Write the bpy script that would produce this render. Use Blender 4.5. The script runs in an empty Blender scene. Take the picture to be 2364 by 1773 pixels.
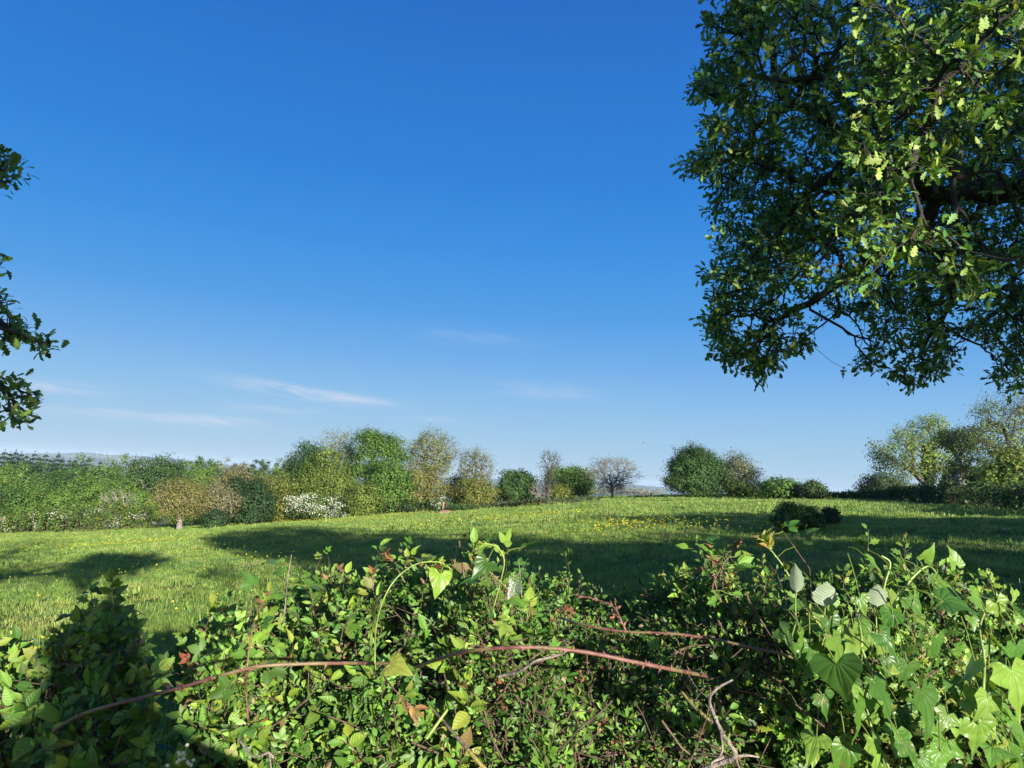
import bpy, math
import numpy as np
from mathutils import Vector

sc = bpy.context.scene
COL = sc.collection
PI = math.pi
rad = math.radians
rng = np.random.default_rng(11)

# ------------------------------------------------------------------ camera
W, H, F = 2364, 1773, 1773.0
EYE = np.array([0, 0, 1.65])
_P, _R = rad(7), rad(3)
_f = np.array([0, math.cos(_P), math.sin(_P)])
_u0 = np.array([0, -math.sin(_P), math.cos(_P)])
_r0 = np.array([1.0, 0, 0])
_u = math.cos(_R) * _u0 - math.sin(_R) * _r0
_r = math.cos(_R) * _r0 + math.sin(_R) * _u0


def ray(px, py):
    v = _f + (px - W / 2) / F * _r - (py - H / 2) / F * _u
    return v / np.linalg.norm(v)


def at(px, py, Y):
    v = ray(px, py)
    return EYE + v * (Y / v[1])


def proj(p):
    v = np.asarray(p, float) - EYE
    d = v @ _f
    return np.stack([F * (v @ _r) / d + W / 2, H / 2 - F * (v @ _u) / d, d], -1)


cam_d = bpy.data.cameras.new("camera")
cam_d.sensor_width = 36
cam_d.lens = 36 * F / W
cam_d.clip_start = 0.05
cam_d.clip_end = 40000
cam = bpy.data.objects.new("camera", cam_d)
COL.objects.link(cam)
from mathutils import Matrix
m = Matrix(((_r[0], _u[0], -_f[0], EYE[0]), (_r[1], _u[1], -_f[1], EYE[1]), (_r[2], _u[2], -_f[2], EYE[2]), (0, 0, 0, 1)))
cam.matrix_world = m
sc.camera = cam

SUN_EL, SUN_AZ = rad(12.0), rad(154)
SUN = np.array([math.sin(SUN_AZ) * math.cos(SUN_EL), math.cos(SUN_AZ) * math.cos(SUN_EL), math.sin(SUN_EL)])


# ------------------------------------------------------------------ terrain
def smooth(a, b, x):
    t = np.clip((x - a) / (b - a), 0, 1)
    return t * t * (3 - 2 * t)


def hgt(x, y):
    x = np.asarray(x, float); y = np.asarray(y, float)
    r = np.hypot(x, y)
    k = 1 - 0.55 * np.clip(x / 30, 0, 1)
    yy = np.clip(y, -60, 400)
    fx = np.where(x < 0, -18 * (1 - np.exp(np.clip(x, -3000, 0) / 138)), 2.2 * (1 - np.exp(-np.clip(x, 0, 3000) / 17)))
    z = -0.018 * yy * k + fx
    e = np.clip(r - 108, 0, None)
    z = z - 62 * (1 - np.exp(-e * 0.05 / 62))
    z = z + 0.05 * np.sin(x * 0.9 + 1.3 * np.sin(y * 0.31)) * np.sin(y * 0.7 + x * 0.2) * smooth(3, 12, r) * (1 - smooth(150, 400, r))
    z = z + 0.10 * np.sin(x * 0.23 + 0.7) * np.sin(y * 0.19 + 1.1) * smooth(6, 20, r) * (1 - smooth(150, 400, r))
    # far country: low ridges closing the plain
    az = np.degrees(np.arctan2(x, y))
    n = np.sin(az * 0.9 + 1) * 4 + np.sin(az * 2.3 + r / 900) * 3 + np.sin(az * 0.31) * 5
    z = z + (62 + n) * smooth(6500, 9600, r) * (1 - smooth(10200, 11800, r) * 0.4)
    z = z + (n * 1.6) * smooth(1500, 3000, r) * (1 - smooth(6500, 9000, r))
    wl = np.exp(-((az + 26.5) / 5.2) ** 4)
    z = z + wl * (62 + 4 * np.sin(az * 1.7)) * smooth(8000, 9600, r)
    return z


def onground(px, py, rmax=400):
    v = ray(px, py)
    t = np.geomspace(2, rmax, 3000)
    P = EYE + t[:, None] * v
    s = P[:, 2] - hgt(P[:, 0], P[:, 1])
    i = np.argmax(s < 0)
    if s[i] >= 0:
        i = int(np.argmin(np.where(t < 130, s, 9e9)))
    p = P[i].copy(); p[2] = hgt(p[0], p[1])
    return p


def onaz(px, py, d):
    """ground point under the line of sight at horizontal distance d"""
    v = ray(px, py); h = np.hypot(v[0], v[1])
    x, y = v[0] / h * d, v[1] / h * d
    return np.array([x, y, float(hgt(x, y))])


# ------------------------------------------------------------------ materials
def newmat(name):
    mt = bpy.data.materials.new(name); mt.use_nodes = True
    nt = mt.node_tree
    for n in list(nt.nodes):
        nt.nodes.remove(n)
    out = nt.nodes.new('ShaderNodeOutputMaterial')
    return mt, nt, out


def N(nt, t, **kw):
    n = nt.nodes.new(t)
    for k, v in kw.items():
        if k.startswith('i_'):
            key = k[2:]
            n.inputs[int(key) if key.isdigit() else key.replace('_', ' ')].default_value = v
        else:
            setattr(n, k, v)
    return n


def math_n(nt, op, a, b=None, c=None):
    n = nt.nodes.new('ShaderNodeMath'); n.operation = op
    for i, v in enumerate((a, b, c)):
        if v is None: continue
        if isinstance(v, (int, float)): n.inputs[i].default_value = v
        else: nt.links.new(v, n.inputs[i])
    return n.outputs[0]


def leaf_mat(name, rough=0.45, trans=0.35, veins=None, gloss=0.5, tcol=(1.25, 1.15, 0.5), vein_n=6.0, vein_amt=0.35, bump=0.3, under=None, noise=60, blem=0):
    mt, nt, out = newmat(name); L = nt.links
    col = N(nt, 'ShaderNodeAttribute', attribute_name='lcol').outputs['Color']
    pb = N(nt, 'ShaderNodeBsdfPrincipled'); pb.inputs['Roughness'].default_value = rough
    pb.inputs['Specular IOR Level'].default_value = gloss
    base = col
    if veins:
        uv = N(nt, 'ShaderNodeAttribute', attribute_name='luv').outputs['Vector']
        sp = N(nt, 'ShaderNodeSeparateXYZ'); L.new(uv, sp.inputs[0])
        x, y = sp.outputs[0], sp.outputs[1]
        ax = math_n(nt, 'ABSOLUTE', x)
        if veins == 'pinnate':
            q = math_n(nt, 'SUBTRACT', y, math_n(nt, 'MULTIPLY', ax, 0.9))
            fr = math_n(nt, 'FRACT', math_n(nt, 'MULTIPLY', q, vein_n))
            v1 = math_n(nt, 'LESS_THAN', math_n(nt, 'ABSOLUTE', math_n(nt, 'SUBTRACT', fr, 0.5)), 0.09)
            hump = math_n(nt, 'ABSOLUTE', math_n(nt, 'SUBTRACT', fr, 0.5))
        else:
            an = math_n(nt, 'ARCTAN2', ax, math_n(nt, 'ADD', y, 0.06))
            rr = math_n(nt, 'SQRT', math_n(nt, 'ADD', math_n(nt, 'MULTIPLY', x, x), math_n(nt, 'MULTIPLY', y, y)))
            an2 = math_n(nt, 'ADD', an, math_n(nt, 'MULTIPLY', rr, 0.35))
            fr = math_n(nt, 'FRACT', math_n(nt, 'MULTIPLY', an2, 2.1))
            hump = math_n(nt, 'ABSOLUTE', math_n(nt, 'SUBTRACT', fr, 0.5))
            v1 = math_n(nt, 'LESS_THAN', hump, 0.045)
        mid = math_n(nt, 'LESS_THAN', ax, 0.018)
        vm = math_n(nt, 'MULTIPLY', math_n(nt, 'MAXIMUM', v1, mid), vein_amt)
        mx = N(nt, 'ShaderNodeMix', data_type='RGBA'); L.new(vm, mx.inputs[0]); L.new(col, mx.inputs[6])
        br = N(nt, 'ShaderNodeMix', data_type='RGBA', blend_type='ADD'); br.inputs[0].default_value = 1
        L.new(col, br.inputs[6]); br.inputs[7].default_value = (0.05, 0.07, 0.025, 1)
        if veins == 'palmate': br.blend_type = 'MULTIPLY'; br.inputs[7].default_value = (0.45, 0.5, 0.5, 1)
        L.new(br.outputs[2], mx.inputs[7])
        base = mx.outputs[2]
        bm = N(nt, 'ShaderNodeBump'); bm.inputs['Strength'].default_value = bump; bm.inputs['Distance'].default_value = 0.004
        L.new(math_n(nt, 'MINIMUM', math_n(nt, 'MULTIPLY', hump, 2.5), 0.8), bm.inputs['Height'])
        L.new(bm.outputs[0], pb.inputs['Normal'])
    if noise:
        geo = N(nt, 'ShaderNodeNewGeometry')
        nz = N(nt, 'ShaderNodeTexNoise'); nz.inputs['Scale'].default_value = noise; nz.inputs['Detail'].default_value = 2
        L.new(geo.outputs['Position'], nz.inputs['Vector'])
        hs = N(nt, 'ShaderNodeHueSaturation'); L.new(base, hs.inputs['Color'])
        L.new(math_n(nt, 'ADD', math_n(nt, 'MULTIPLY', nz.outputs[0], 0.6), 0.7), hs.inputs['Value'])
        base = hs.outputs[0]
    if blem:
        geo = N(nt, 'ShaderNodeNewGeometry'); nb = N(nt, 'ShaderNodeTexNoise'); nb.inputs['Scale'].default_value = blem; nb.inputs['Detail'].default_value = 4
        L.new(geo.outputs['Position'], nb.inputs['Vector'])
        mb = N(nt, 'ShaderNodeMix', data_type='RGBA'); L.new(math_n(nt, 'MULTIPLY', math_n(nt, 'GREATER_THAN', nb.outputs[0], 0.66), 0.7), mb.inputs[0])
        L.new(base, mb.inputs[6]); mb.inputs[7].default_value = (0.20, 0.15, 0.05, 1); base = mb.outputs[2]
    if under:
        geo = N(nt, 'ShaderNodeNewGeometry')
        mu = N(nt, 'ShaderNodeMix', data_type='RGBA'); L.new(math_n(nt, 'MULTIPLY', geo.outputs['Backfacing'], 0.8), mu.inputs[0])
        L.new(base, mu.inputs[6]); mu.inputs[7].default_value = (*under, 1); base = mu.outputs[2]
    L.new(base, pb.inputs['Base Color'])
    tr = N(nt, 'ShaderNodeBsdfTranslucent')
    tc = N(nt, 'ShaderNodeMix', data_type='RGBA', blend_type='MULTIPLY'); tc.inputs[0].default_value = 1
    L.new(base, tc.inputs[6]); tc.inputs[7].default_value = (*tcol, 1); L.new(tc.outputs[2], tr.inputs[0])
    ms = N(nt, 'ShaderNodeMixShader'); ms.inputs[0].default_value = trans
    L.new(pb.outputs[0], ms.inputs[1]); L.new(tr.outputs[0], ms.inputs[2]); L.new(ms.outputs[0], out.inputs[0])
    return mt


def bark_mat(name, c1, c2, scale=8, rough=0.85, bump=0.6, stretch=(1, 1, 0.25), c3=None, c3_amt=0.6):
    mt, nt, out = newmat(name); L = nt.links
    geo = N(nt, 'ShaderNodeNewGeometry')
    mp = N(nt, 'ShaderNodeVectorMath', operation='MULTIPLY'); L.new(geo.outputs['Position'], mp.inputs[0]); mp.inputs[1].default_value = stretch
    nz = N(nt, 'ShaderNodeTexNoise'); nz.inputs['Scale'].default_value = scale; nz.inputs['Detail'].default_value = 6; nz.inputs['Roughness'].default_value = 0.7
    L.new(mp.outputs[0], nz.inputs['Vector'])
    cr = N(nt, 'ShaderNodeValToRGB'); cr.color_ramp.elements[0].position = 0.35; cr.color_ramp.elements[1].position = 0.68
    cr.color_ramp.elements[0].color = (*c1, 1); cr.color_ramp.elements[1].color = (*c2, 1)
    L.new(nz.outputs[0], cr.inputs[0]); col = cr.outputs[0]
    if c3:
        n2 = N(nt, 'ShaderNodeTexNoise'); n2.inputs['Scale'].default_value = scale * 0.35; n2.inputs['Detail'].default_value = 3
        L.new(geo.outputs['Position'], n2.inputs['Vector'])
        fac = math_n(nt, 'MULTIPLY', math_n(nt, 'GREATER_THAN', n2.outputs[0], 0.52), c3_amt)
        mx = N(nt, 'ShaderNodeMix', data_type='RGBA'); L.new(fac, mx.inputs[0]); L.new(col, mx.inputs[6]); mx.inputs[7].default_value = (*c3, 1); col = mx.outputs[2]
    pb = N(nt, 'ShaderNodeBsdfPrincipled'); pb.inputs['Roughness'].default_value = rough
    L.new(col, pb.inputs['Base Color'])
    bm = N(nt, 'ShaderNodeBump'); bm.inputs['Strength'].default_value = bump; bm.inputs['Distance'].default_value = 0.02
    L.new(nz.outputs[0], bm.inputs['Height']); L.new(bm.outputs[0], pb.inputs['Normal']); L.new(pb.outputs[0], out.inputs[0])
    return mt


M = {}
M['far_leaf'] = leaf_mat('tree foliage', rough=0.6, trans=0.3, gloss=0.25, noise=0.9)
M['oak_leaf'] = leaf_mat('oak leaf', rough=0.45, trans=0.32, gloss=0.45, veins='pinnate', vein_n=5, vein_amt=0.3, noise=3)
M['small_leaf'] = leaf_mat('small hedge leaf', rough=0.48, trans=0.28, gloss=0.4, noise=25)
M['ovate_leaf'] = leaf_mat('veined hedge leaf', rough=0.45, trans=0.28, gloss=0.4, veins='pinnate', vein_n=6, vein_amt=0.45, noise=25, blem=55)
M['bryony_leaf'] = leaf_mat('glossy climber leaf', rough=0.38, trans=0.3, gloss=0.5, veins='palmate', vein_amt=0.45, bump=0.3, noise=20, blem=55)
M['bramble_leaf'] = leaf_mat('bramble leaf', rough=0.42, trans=0.3, gloss=0.45, veins='pinnate', vein_n=8, vein_amt=0.3, bump=0.22, noise=25, under=(0.36, 0.42, 0.30), blem=55)
M['blossom'] = leaf_mat('white blossom', rough=0.7, trans=0.25, gloss=0.2, tcol=(1, 1, 0.9), noise=0)
M['petal'] = leaf_mat('buttercup petal', rough=0.6, trans=0.2, gloss=0.6, tcol=(1, 0.9, 0.3), noise=0)
M['bark'] = bark_mat('grey brown bark', (0.03, 0.025, 0.018), (0.13, 0.11, 0.08), 6)
M['oak_bark'] = bark_mat('oak bark', (0.012, 0.010, 0.008), (0.05, 0.042, 0.032), 10)
M['pale_bark'] = bark_mat('pale dead wood', (0.12, 0.10, 0.08), (0.36, 0.32, 0.27), 4)
M['red_cane'] = bark_mat('red bramble cane', (0.11, 0.04, 0.03), (0.25, 0.125, 0.09), 55, rough=0.5, bump=0.2, stretch=(1, 1, 1), c3=(0.22, 0.24, 0.08), c3_amt=0.35)
M['green_stem'] = bark_mat('green climbing stem', (0.16, 0.24, 0.04), (0.36, 0.42, 0.12), 30, rough=0.45, bump=0.15, stretch=(1, 1, 1))
M['grey_bark'] = bark_mat('grey brown twigs', (0.09, 0.08, 0.06), (0.24, 0.215, 0.17), 5)
M['twig'] = bark_mat('hedge twig', (0.035, 0.02, 0.014), (0.20, 0.13, 0.085), 25, stretch=(1, 1, 1))
M['dead_wood'] = bark_mat('lichened dead branch', (0.10, 0.075, 0.06), (0.42, 0.35, 0.28), 30, bump=1.0, stretch=(1, 1, 1))
M['lichen'] = bark_mat('yellow lichen branch', (0.12, 0.09, 0.06), (0.26, 0.20, 0.13), 40, bump=1.0, stretch=(1, 1, 1), c3=(0.40, 0.33, 0.07), c3_amt=0.75)


def simple_mat(name, c, rough=0.8, c2=None, scale=5):
    return bark_mat(name, c, c2 or tuple(min(1, k * 1.35) for k in c), scale, rough=rough, stretch=(1, 1, 1), bump=0.4)


# ------------------------------------------------------------------ mesh helpers
def mk(name, verts, faces, mat, parent=None, col=None, uv=None, smooth_=False):
    """faces: (n,3) / (n,4) array or list of such arrays"""
    if isinstance(faces, np.ndarray): faces = [faces]
    me = bpy.data.meshes.new(name)
    verts = np.ascontiguousarray(verts, dtype=np.float32)
    loops = np.concatenate([f.reshape(-1) for f in faces]).astype(np.int32)
    tot = np.concatenate([np.full(len(f), f.shape[1], np.int32) for f in faces])
    start = np.concatenate([[0], np.cumsum(tot)[:-1]]).astype(np.int32)
    me.vertices.add(len(verts)); me.vertices.foreach_set('co', verts.ravel())
    me.loops.add(len(loops)); me.loops.foreach_set('vertex_index', loops)
    me.polygons.add(len(tot)); me.polygons.foreach_set('loop_start', start)
    if smooth_: me.polygons.foreach_set('use_smooth', np.ones(len(tot), bool))
    if col is not None:
        a = me.attributes.new('lcol', 'FLOAT_COLOR', 'POINT')
        c4 = np.ones((len(verts), 4), np.float32); c4[:, :3] = col
        a.data.foreach_set('color', c4.ravel())
    if uv is not None:
        a = me.attributes.new('luv', 'FLOAT_VECTOR', 'POINT')
        c3 = np.zeros((len(verts), 3), np.float32); c3[:, :uv.shape[1]] = uv
        a.data.foreach_set('vector', c3.ravel())
    me.update(calc_edges=True)
    if mat is not None: me.materials.append(mat)
    o = bpy.data.objects.new(name, me); COL.objects.link(o)
    if parent is not None:
        o.parent = parent
        o.matrix_parent_inverse = Matrix.Translation(-Vector(parent.location))
    return o


def tag(o, label=None, cat=None, group=None, kind=None):
    if label: o['label'] = label
    if cat: o['category'] = cat
    if group: o['group'] = group
    if kind: o['kind'] = kind
    return o


def thing(name, loc, label, cat, group=None):
    o = bpy.data.objects.new(name, None); COL.objects.link(o)
    o.location = tuple(float(v) for v in loc); o.empty_display_size = 0.2
    return tag(o, label, cat, group)


def unit(v):
    return v / np.maximum(np.linalg.norm(v, axis=-1, keepdims=True), 1e-9)


def tubes(P, Rd, k=5):
    """P (M,n,3) polylines, Rd (M,n) radii -> verts, quads"""
    Mn, n = P.shape[:2]
    T = np.gradient(P, axis=1); T = unit(T)
    ref = np.where(np.abs(T[:, :1, 2:3]) < 0.9, np.array([0, 0, 1.0]), np.array([1.0, 0, 0]))
    A = unit(np.cross(T, np.broadcast_to(ref, T.shape))); B = np.cross(T, A)
    th = np.arange(k) / k * 2 * PI
    ring = P[:, :, None] + Rd[:, :, None, None] * (np.cos(th)[None, None, :, None] * A[:, :, None] + np.sin(th)[None, None, :, None] * B[:, :, None])
    V = ring.reshape(-1, 3)
    idx = np.arange(Mn * n * k).reshape(Mn, n, k)
    a = idx[:, :-1, :]; b = np.roll(idx, -1, 2)[:, :-1, :]; c = np.roll(idx, -1, 2)[:, 1:, :]; d = idx[:, 1:, :]
    Fq = np.stack([a, b, c, d], -1).reshape(-1, 4)
    return V, Fq


def cat_parts(parts):
    vs, fs, o = [], [], 0
    for v, f in parts:
        vs.append(v); fs.append(f + o); o += len(v)
    return np.concatenate(vs), fs


def catmull(P, n=6):
    P = np.asarray(P, float); Q = np.vstack([2 * P[0] - P[1], P, 2 * P[-1] - P[-2]])
    out = []
    for i in range(1, len(Q) - 2):
        p0, p1, p2, p3 = Q[i - 1:i + 3]
        for t in np.arange(n) / n:
            out.append(0.5 * (2 * p1 + (p2 - p0) * t + (2 * p0 - 5 * p1 + 4 * p2 - p3) * t * t + (3 * p1 - p0 - 3 * p2 + p3) * t ** 3))
    out.append(P[-1])
    return np.array(out)


def grow(p0, d0, pts, g, r_tip=0.01, expo=0.45, t=(0.35, 0.55), wob=0.08, k2=1.0):
    """limbs by repeated splitting of the target points"""
    pts = np.asarray(pts, float)
    PL, RL, tp, td = [], [], [], []
    st = [(np.asarray(p0, float), unit(np.asarray(d0, float)), np.arange(len(pts)))]
    tt = np.array([0, 1 / 3, 2 / 3, 1.0])
    h00 = 2 * tt ** 3 - 3 * tt ** 2 + 1; h10 = tt ** 3 - 2 * tt ** 2 + tt; h01 = -2 * tt ** 3 + 3 * tt ** 2; h11 = tt ** 3 - tt ** 2
    while st:
        p, d, ix = st.pop()
        S = pts[ix]; n = len(ix)
        if n == 1: groups = [ix]
        else:
            a = S[g.integers(n)]; b = S[np.argmax(((S - a) ** 2).sum(1))]; a = S[np.argmax(((S - b) ** 2).sum(1))]
            for _ in range(2):
                w = ((S - a) ** 2).sum(1) < ((S - b) ** 2).sum(1)
                if w.all() or not w.any(): break
                a, b = S[w].mean(0), S[~w].mean(0)
            if w.all() or not w.any(): w = np.arange(n) % 2 == 0
            groups = [ix[w], ix[~w]]
        for gx in groups:
            c = pts[gx].mean(0); m_ = len(gx)
            e = c if m_ == 1 else p + (c - p) * g.uniform(*t)
            L_ = np.linalg.norm(e - p) + 1e-6
            d1 = unit(unit(c - p) + g.normal(0, 0.18, 3))
            P4 = h00[:, None] * p + h10[:, None] * d * L_ * 0.8 * k2 + h01[:, None] * e + h11[:, None] * d1 * L_ * 0.8 * k2
            P4[1:3] += g.normal(0, wob * L_, (2, 3)) * 0.5
            r1 = r_tip * m_ ** expo
            r0_ = r1 * 1.12 if n > 1 else r1
            PL.append(P4); RL.append(np.linspace(r0_, r1 * (0.6 if m_ == 1 else 1), 4))
            de = unit(P4[3] - P4[2])
            if m_ == 1: tp.append(e); td.append(de)
            else: st.append((e, de, gx))
    return np.array(PL), np.array(RL), np.array(tp), np.array(td)


# leaf templates: stations (half width, y of side vertex, y of mid vertex)
def leaf_tpl(st, cols=3, fold=0.25, curl=0.15, ripple=0.0):
    st = np.array(st, float); n = len(st)
    us = np.linspace(-1, 1, cols)
    V = np.zeros((n, cols, 3)); UV = np.zeros((n, cols, 2))
    for j, u in enumerate(us):
        x = u * st[:, 0]; y = st[:, 2] + (st[:, 1] - st[:, 2]) * abs(u)
        z = fold * np.abs(x) - curl * (y ** 2) - 0.5 * curl * np.abs(x) ** 1.5
        if ripple: z = z + ripple * np.sin(np.arange(n) * 2.2 + (1.5 if u > 0 else 0)) * abs(u)
        V[:, j] = np.stack([x, y, z], 1); UV[:, j] = np.stack([x, y], 1)
    idx = np.arange(n * cols).reshape(n, cols)
    Fq = np.stack([idx[:-1, :-1], idx[:-1, 1:], idx[1:, 1:], idx[1:, :-1]], -1).reshape(-1, 4)
    return V.reshape(-1, 3), Fq, UV.reshape(-1, 2)


def join_tpl(items):
    """items: (tpl, scale, angle, (x,y))"""
    vs, fs, us, o = [], [], [], 0
    for (V, Fq, UV), s, a, off in items:
        c, sn = math.cos(a), math.sin(a)
        Rm = np.array([[c, -sn, 0], [sn, c, 0], [0, 0, 1]])
        vs.append((V * s) @ Rm.T + np.array([off[0], off[1], 0])); fs.append(Fq + o); us.append(UV); o += len(V)
    return np.concatenate(vs), np.concatenate(fs), np.concatenate(us)


T_OAK = leaf_tpl([(0.015, 0, 0), (0.07, .12, .12), (.17, .27, .22), (.08, .33, .34), (.25, .52, .46), (.12, .56, .6), (.27, .78, .72), (.15, .82, .86), (.12, .97, .95), (.01, 1, 1)], 3, 0.3, 0.2)
T_OVATE = leaf_tpl([(0.01, 0, 0), (.17, .1, .1), (.29, .3, .28), (.30, .5, .48), (.2, .74, .72), (.08, .92, .9), (.005, 1.05, 1.05)], 5, 0.35, 0.22, 0.02)
T_SMALL = leaf_tpl([(0.01, 0, 0), (.22, .3, .28), (.24, .6, .58), (.01, 1, 1)], 3, 0.4, 0.25)
T_HEART = leaf_tpl([(.03, -.04, 0), (.22, -.24, .02), (.45, -.26, .08), (.60, -.05, .18), (.60, .16, .3), (.40, .34, .42), (.25, .55, .6), (.12, .78, .8), (.005, 1.05, 1.05)], 5, 0.22, 0.28, 0.04)
T_HEART2 = leaf_tpl([(.03, -.03, 0), (.2, -.2, .02), (.42, -.24, .08), (.52, -.05, .2), (.47, .2, .32), (.36, .42, .46), (.22, .65, .66), (.1, .84, .84), (.005, 1.0, 1.0)], 5, 0.3, 0.35, 0.05)
T_LOBED = leaf_tpl([(.03, -.04, 0), (.2, -.22, .02), (.44, -.24, .08), (.60, -.08, .18), (.66, .08, .28), (.52, .24, .36), (.34, .34, .44), (.26, .55, .6), (.15, .78, .78), (.005, 1.08, 1.05)], 7, 0.12, 0.32, 0.07)
_bl = leaf_tpl([(0.01, 0, 0), (.2, .1, .1), (.26, .16, .2), (.34, .32, .3), (.31, .36, .4), (.34, .52, .5), (.26, .6, .62), (.24, .74, .72), (.12, .86, .88), (.005, 1.02, 1.02)], 5, 0.3, 0.2, 0.02)
T_BRAMBLE = join_tpl([(_bl, .62, 0, (0, .4)), (_bl, .52, 1.25, (-.02, .36)), (_bl, .52, -1.25, (.02, .36))])
_rs = leaf_tpl([(0.01, 0, 0), (.27, .3, .28), (.25, .62, .6), (.01, 1, 1)], 3, 0.3, 0.15)
T_ROSE = join_tpl([(_rs, .42, 0, (0, .62)), (_rs, .36, 1.1, (0, .58)), (_rs, .36, -1.1, (0, .58)), (_rs, .3, 1.25, (0, .3)), (_rs, .3, -1.25, (0, .3))])
T_HAW = leaf_tpl([(0.02, 0, 0), (.1, .2, .2), (.38, .45, .34), (.2, .5, .52), (.34, .8, .66), (.12, .8, .8), (.12, 1., .95), (.01, 1.02, 1.02)], 3, 0.25, 0.2)
T_FAR = (np.array([[-.5, 0, 0], [0, -.5, .08], [.5, 0, 0], [0, .6, -.08]]), np.array([[0, 1, 2, 3]]), np.array([[0, 0], [0, 0], [0, 0], [0, 0.]]))


def leaves(tpl, pos, axis, nrm, size, col, widen=None):
    V, Fq, UV = tpl; n = len(pos)
    y = unit(axis); x = unit(np.cross(y, nrm)); z = np.cross(x, y)
    s = np.asarray(size)[:, None, None]
    Vx = V[None, :, 0:1] * (1 if widen is None else widen[:, None, None])
    out = pos[:, None] + s * (Vx * x[:, None] + V[None, :, 1:2] * y[:, None] + V[None, :, 2:3] * z[:, None])
    idx = (Fq[None] + (np.arange(n) * len(V))[:, None, None]).reshape(-1, Fq.shape[1])
    return out.reshape(-1, 3), idx, np.repeat(col, len(V), 0), np.tile(UV, (n, 1))


def palette(n, cols, w=None, jit=0.15, g=rng, hj=0.06):
    cols = np.array(cols, float)
    c = cols[g.choice(len(cols), n, p=None if w is None else np.array(w) / sum(w))]
    c = c * np.exp(g.normal(0, jit, (n, 1))) * np.exp(g.normal(0, hj, (n, 3)))
    return np.clip(c, 0.002, 0.95)


# ------------------------------------------------------------------ tree builder
def ellip_pts(n, c, r, g, shell=0.55, low=-1.0):
    """points through an uneven lobed ellipsoid, denser near its surface"""
    out = []
    ph = g.uniform(0, 6.28, 6)
    while len(out) < n:
        d = unit(g.normal(0, 1, 3))
        if d[2] < low: continue
        lobe = 1 + 0.19 * math.sin(3 * math.atan2(d[1], d[0]) + ph[0]) * math.sin(2.5 * d[2] + ph[1]) + 0.14 * math.sin(5 * math.atan2(d[1], d[0]) + ph[2] + 3 * d[2]) + 0.09 * math.sin(7 * d[2] + ph[3])
        s = g.uniform(0, 1) ** (1 / 3)
        s = max(s, g.uniform(shell, 1)) if g.random() < 0.7 else s
        out.append(d * s * lobe * r)
    return np.array(out) + c


def tree(name, label, cat, base, h, w, cols, group=None, n=170, leaves_per=26, lsize=0.3, spread=None, crown_low=0.25,
         seed=0, shape=None, trunk_r=None, mat='far_leaf', bark='bark', r_tip=0.018, tall=1.0, lean=(0, 0), low=-1.0, wdepth=None, jit=0.11, trunk_split=None, extra=None, cw=None, k2=1.0, wob=.08, tf=(0.35, 0.55)):
    g = np.random.default_rng(seed + 100)
    base = np.asarray(base, float)
    t = thing(name, base, label, cat, group)
    cz = h * (1 + crown_low) / 2; rz = h * (1 - crown_low) / 2
    wd = wdepth or w
    c = base + np.array([lean[0], lean[1], cz])
    if shape is None:
        pts = ellip_pts(n, c, np.array([w / 2, wd / 2, rz]), g, low=low)
    else:
        pts = np.concatenate([ellip_pts(max(3, int(n * f)), base + np.array([x_ * w, y_ * wd, z_ * h]), np.array([a_ * w, a_ * wd, b_ * h]), g, low=low) for (x_, y_, z_, a_, b_, f) in shape])
    pts = pts[pts[:, 2] > hgt(pts[:, 0], pts[:, 1]) + 0.15]
    tr = trunk_r or h * 0.022
    fork = base + np.array([lean[0] * 0.3, lean[1] * 0.3, max(0.12, crown_low * 0.75) * h])
    PL, RL, tp, td = grow(fork, (0, 0, 1), pts, g, r_tip=r_tip, expo=math.log(tr / r_tip) / math.log(max(8, len(pts))), k2=k2, wob=wob, t=tf)
    trunk = catmull([base - [0, 0, .4], base + (fork - base) * 0.4 + g.normal(0, .01 * h, 3) * [1, 1, 0], fork], 3)
    v1 = tubes(trunk[None], np.linspace(tr * 1.35, tr, len(trunk))[None], 8)
    v2 = tubes(PL, RL, 4)
    V, Fs = cat_parts([v1, v2])
    mk('trunk', V, Fs, M[bark], t)
    if leaves_per > 0:
        sp = spread or w * 0.085
        m_ = len(tp) * leaves_per
        cc = np.repeat(tp, leaves_per, 0)
        off = g.normal(0, 1, (m_, 3)) * [1, 1, 0.7] * sp
        pos = cc + off
        nrm = unit(unit(off) * 0.9 + unit(pos - (c - [0, 0, rz * .3])) * 0.8 + g.normal(0, .3, (m_, 3)) + [0, 0, .25])
        ax = unit(np.cross(nrm, g.normal(0, 1, (m_, 3))))
        # each limb end has its own tint
        col = palette(m_, cols, cw, jit=jit, g=g)
        tint = np.repeat(np.exp(g.normal(0, 0.16, (len(tp), 1))), leaves_per, 0)
        col = col * tint
        sz = lsize * g.uniform(.6, 1.3, m_)
        V, Fq, C_, U = leaves(T_FAR, pos, ax, nrm, sz, col)
        parts = [(V, Fq)]; CC = [C_]
        mk('crown', V, Fq, M[mat], t, col=C_)
    if extra: extra(t, tp, td, g, base, c, pts)
    return t


SKY_STR, SKY_K = 0.1, 1.0
SUN_STR, SUN_COL = 5.0, (1.0, 0.94, 0.84)
HAZE = 8e-5
OAK_IN, OAK_OUT = 5200, 5000
DRY_K, DRY_C = 0.55, 78
sc.view_settings.view_transform = 'Standard'; sc.view_settings.look = 'None'; sc.view_settings.gamma = 1; sc.view_settings.exposure = 1.15
sc.cycles.max_bounces = 7; sc.cycles.diffuse_bounces = 3; sc.cycles.glossy_bounces = 2; sc.cycles.transmission_bounces = 4; sc.cycles.volume_bounces = 0
sc.cycles.use_denoising = True

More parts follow.
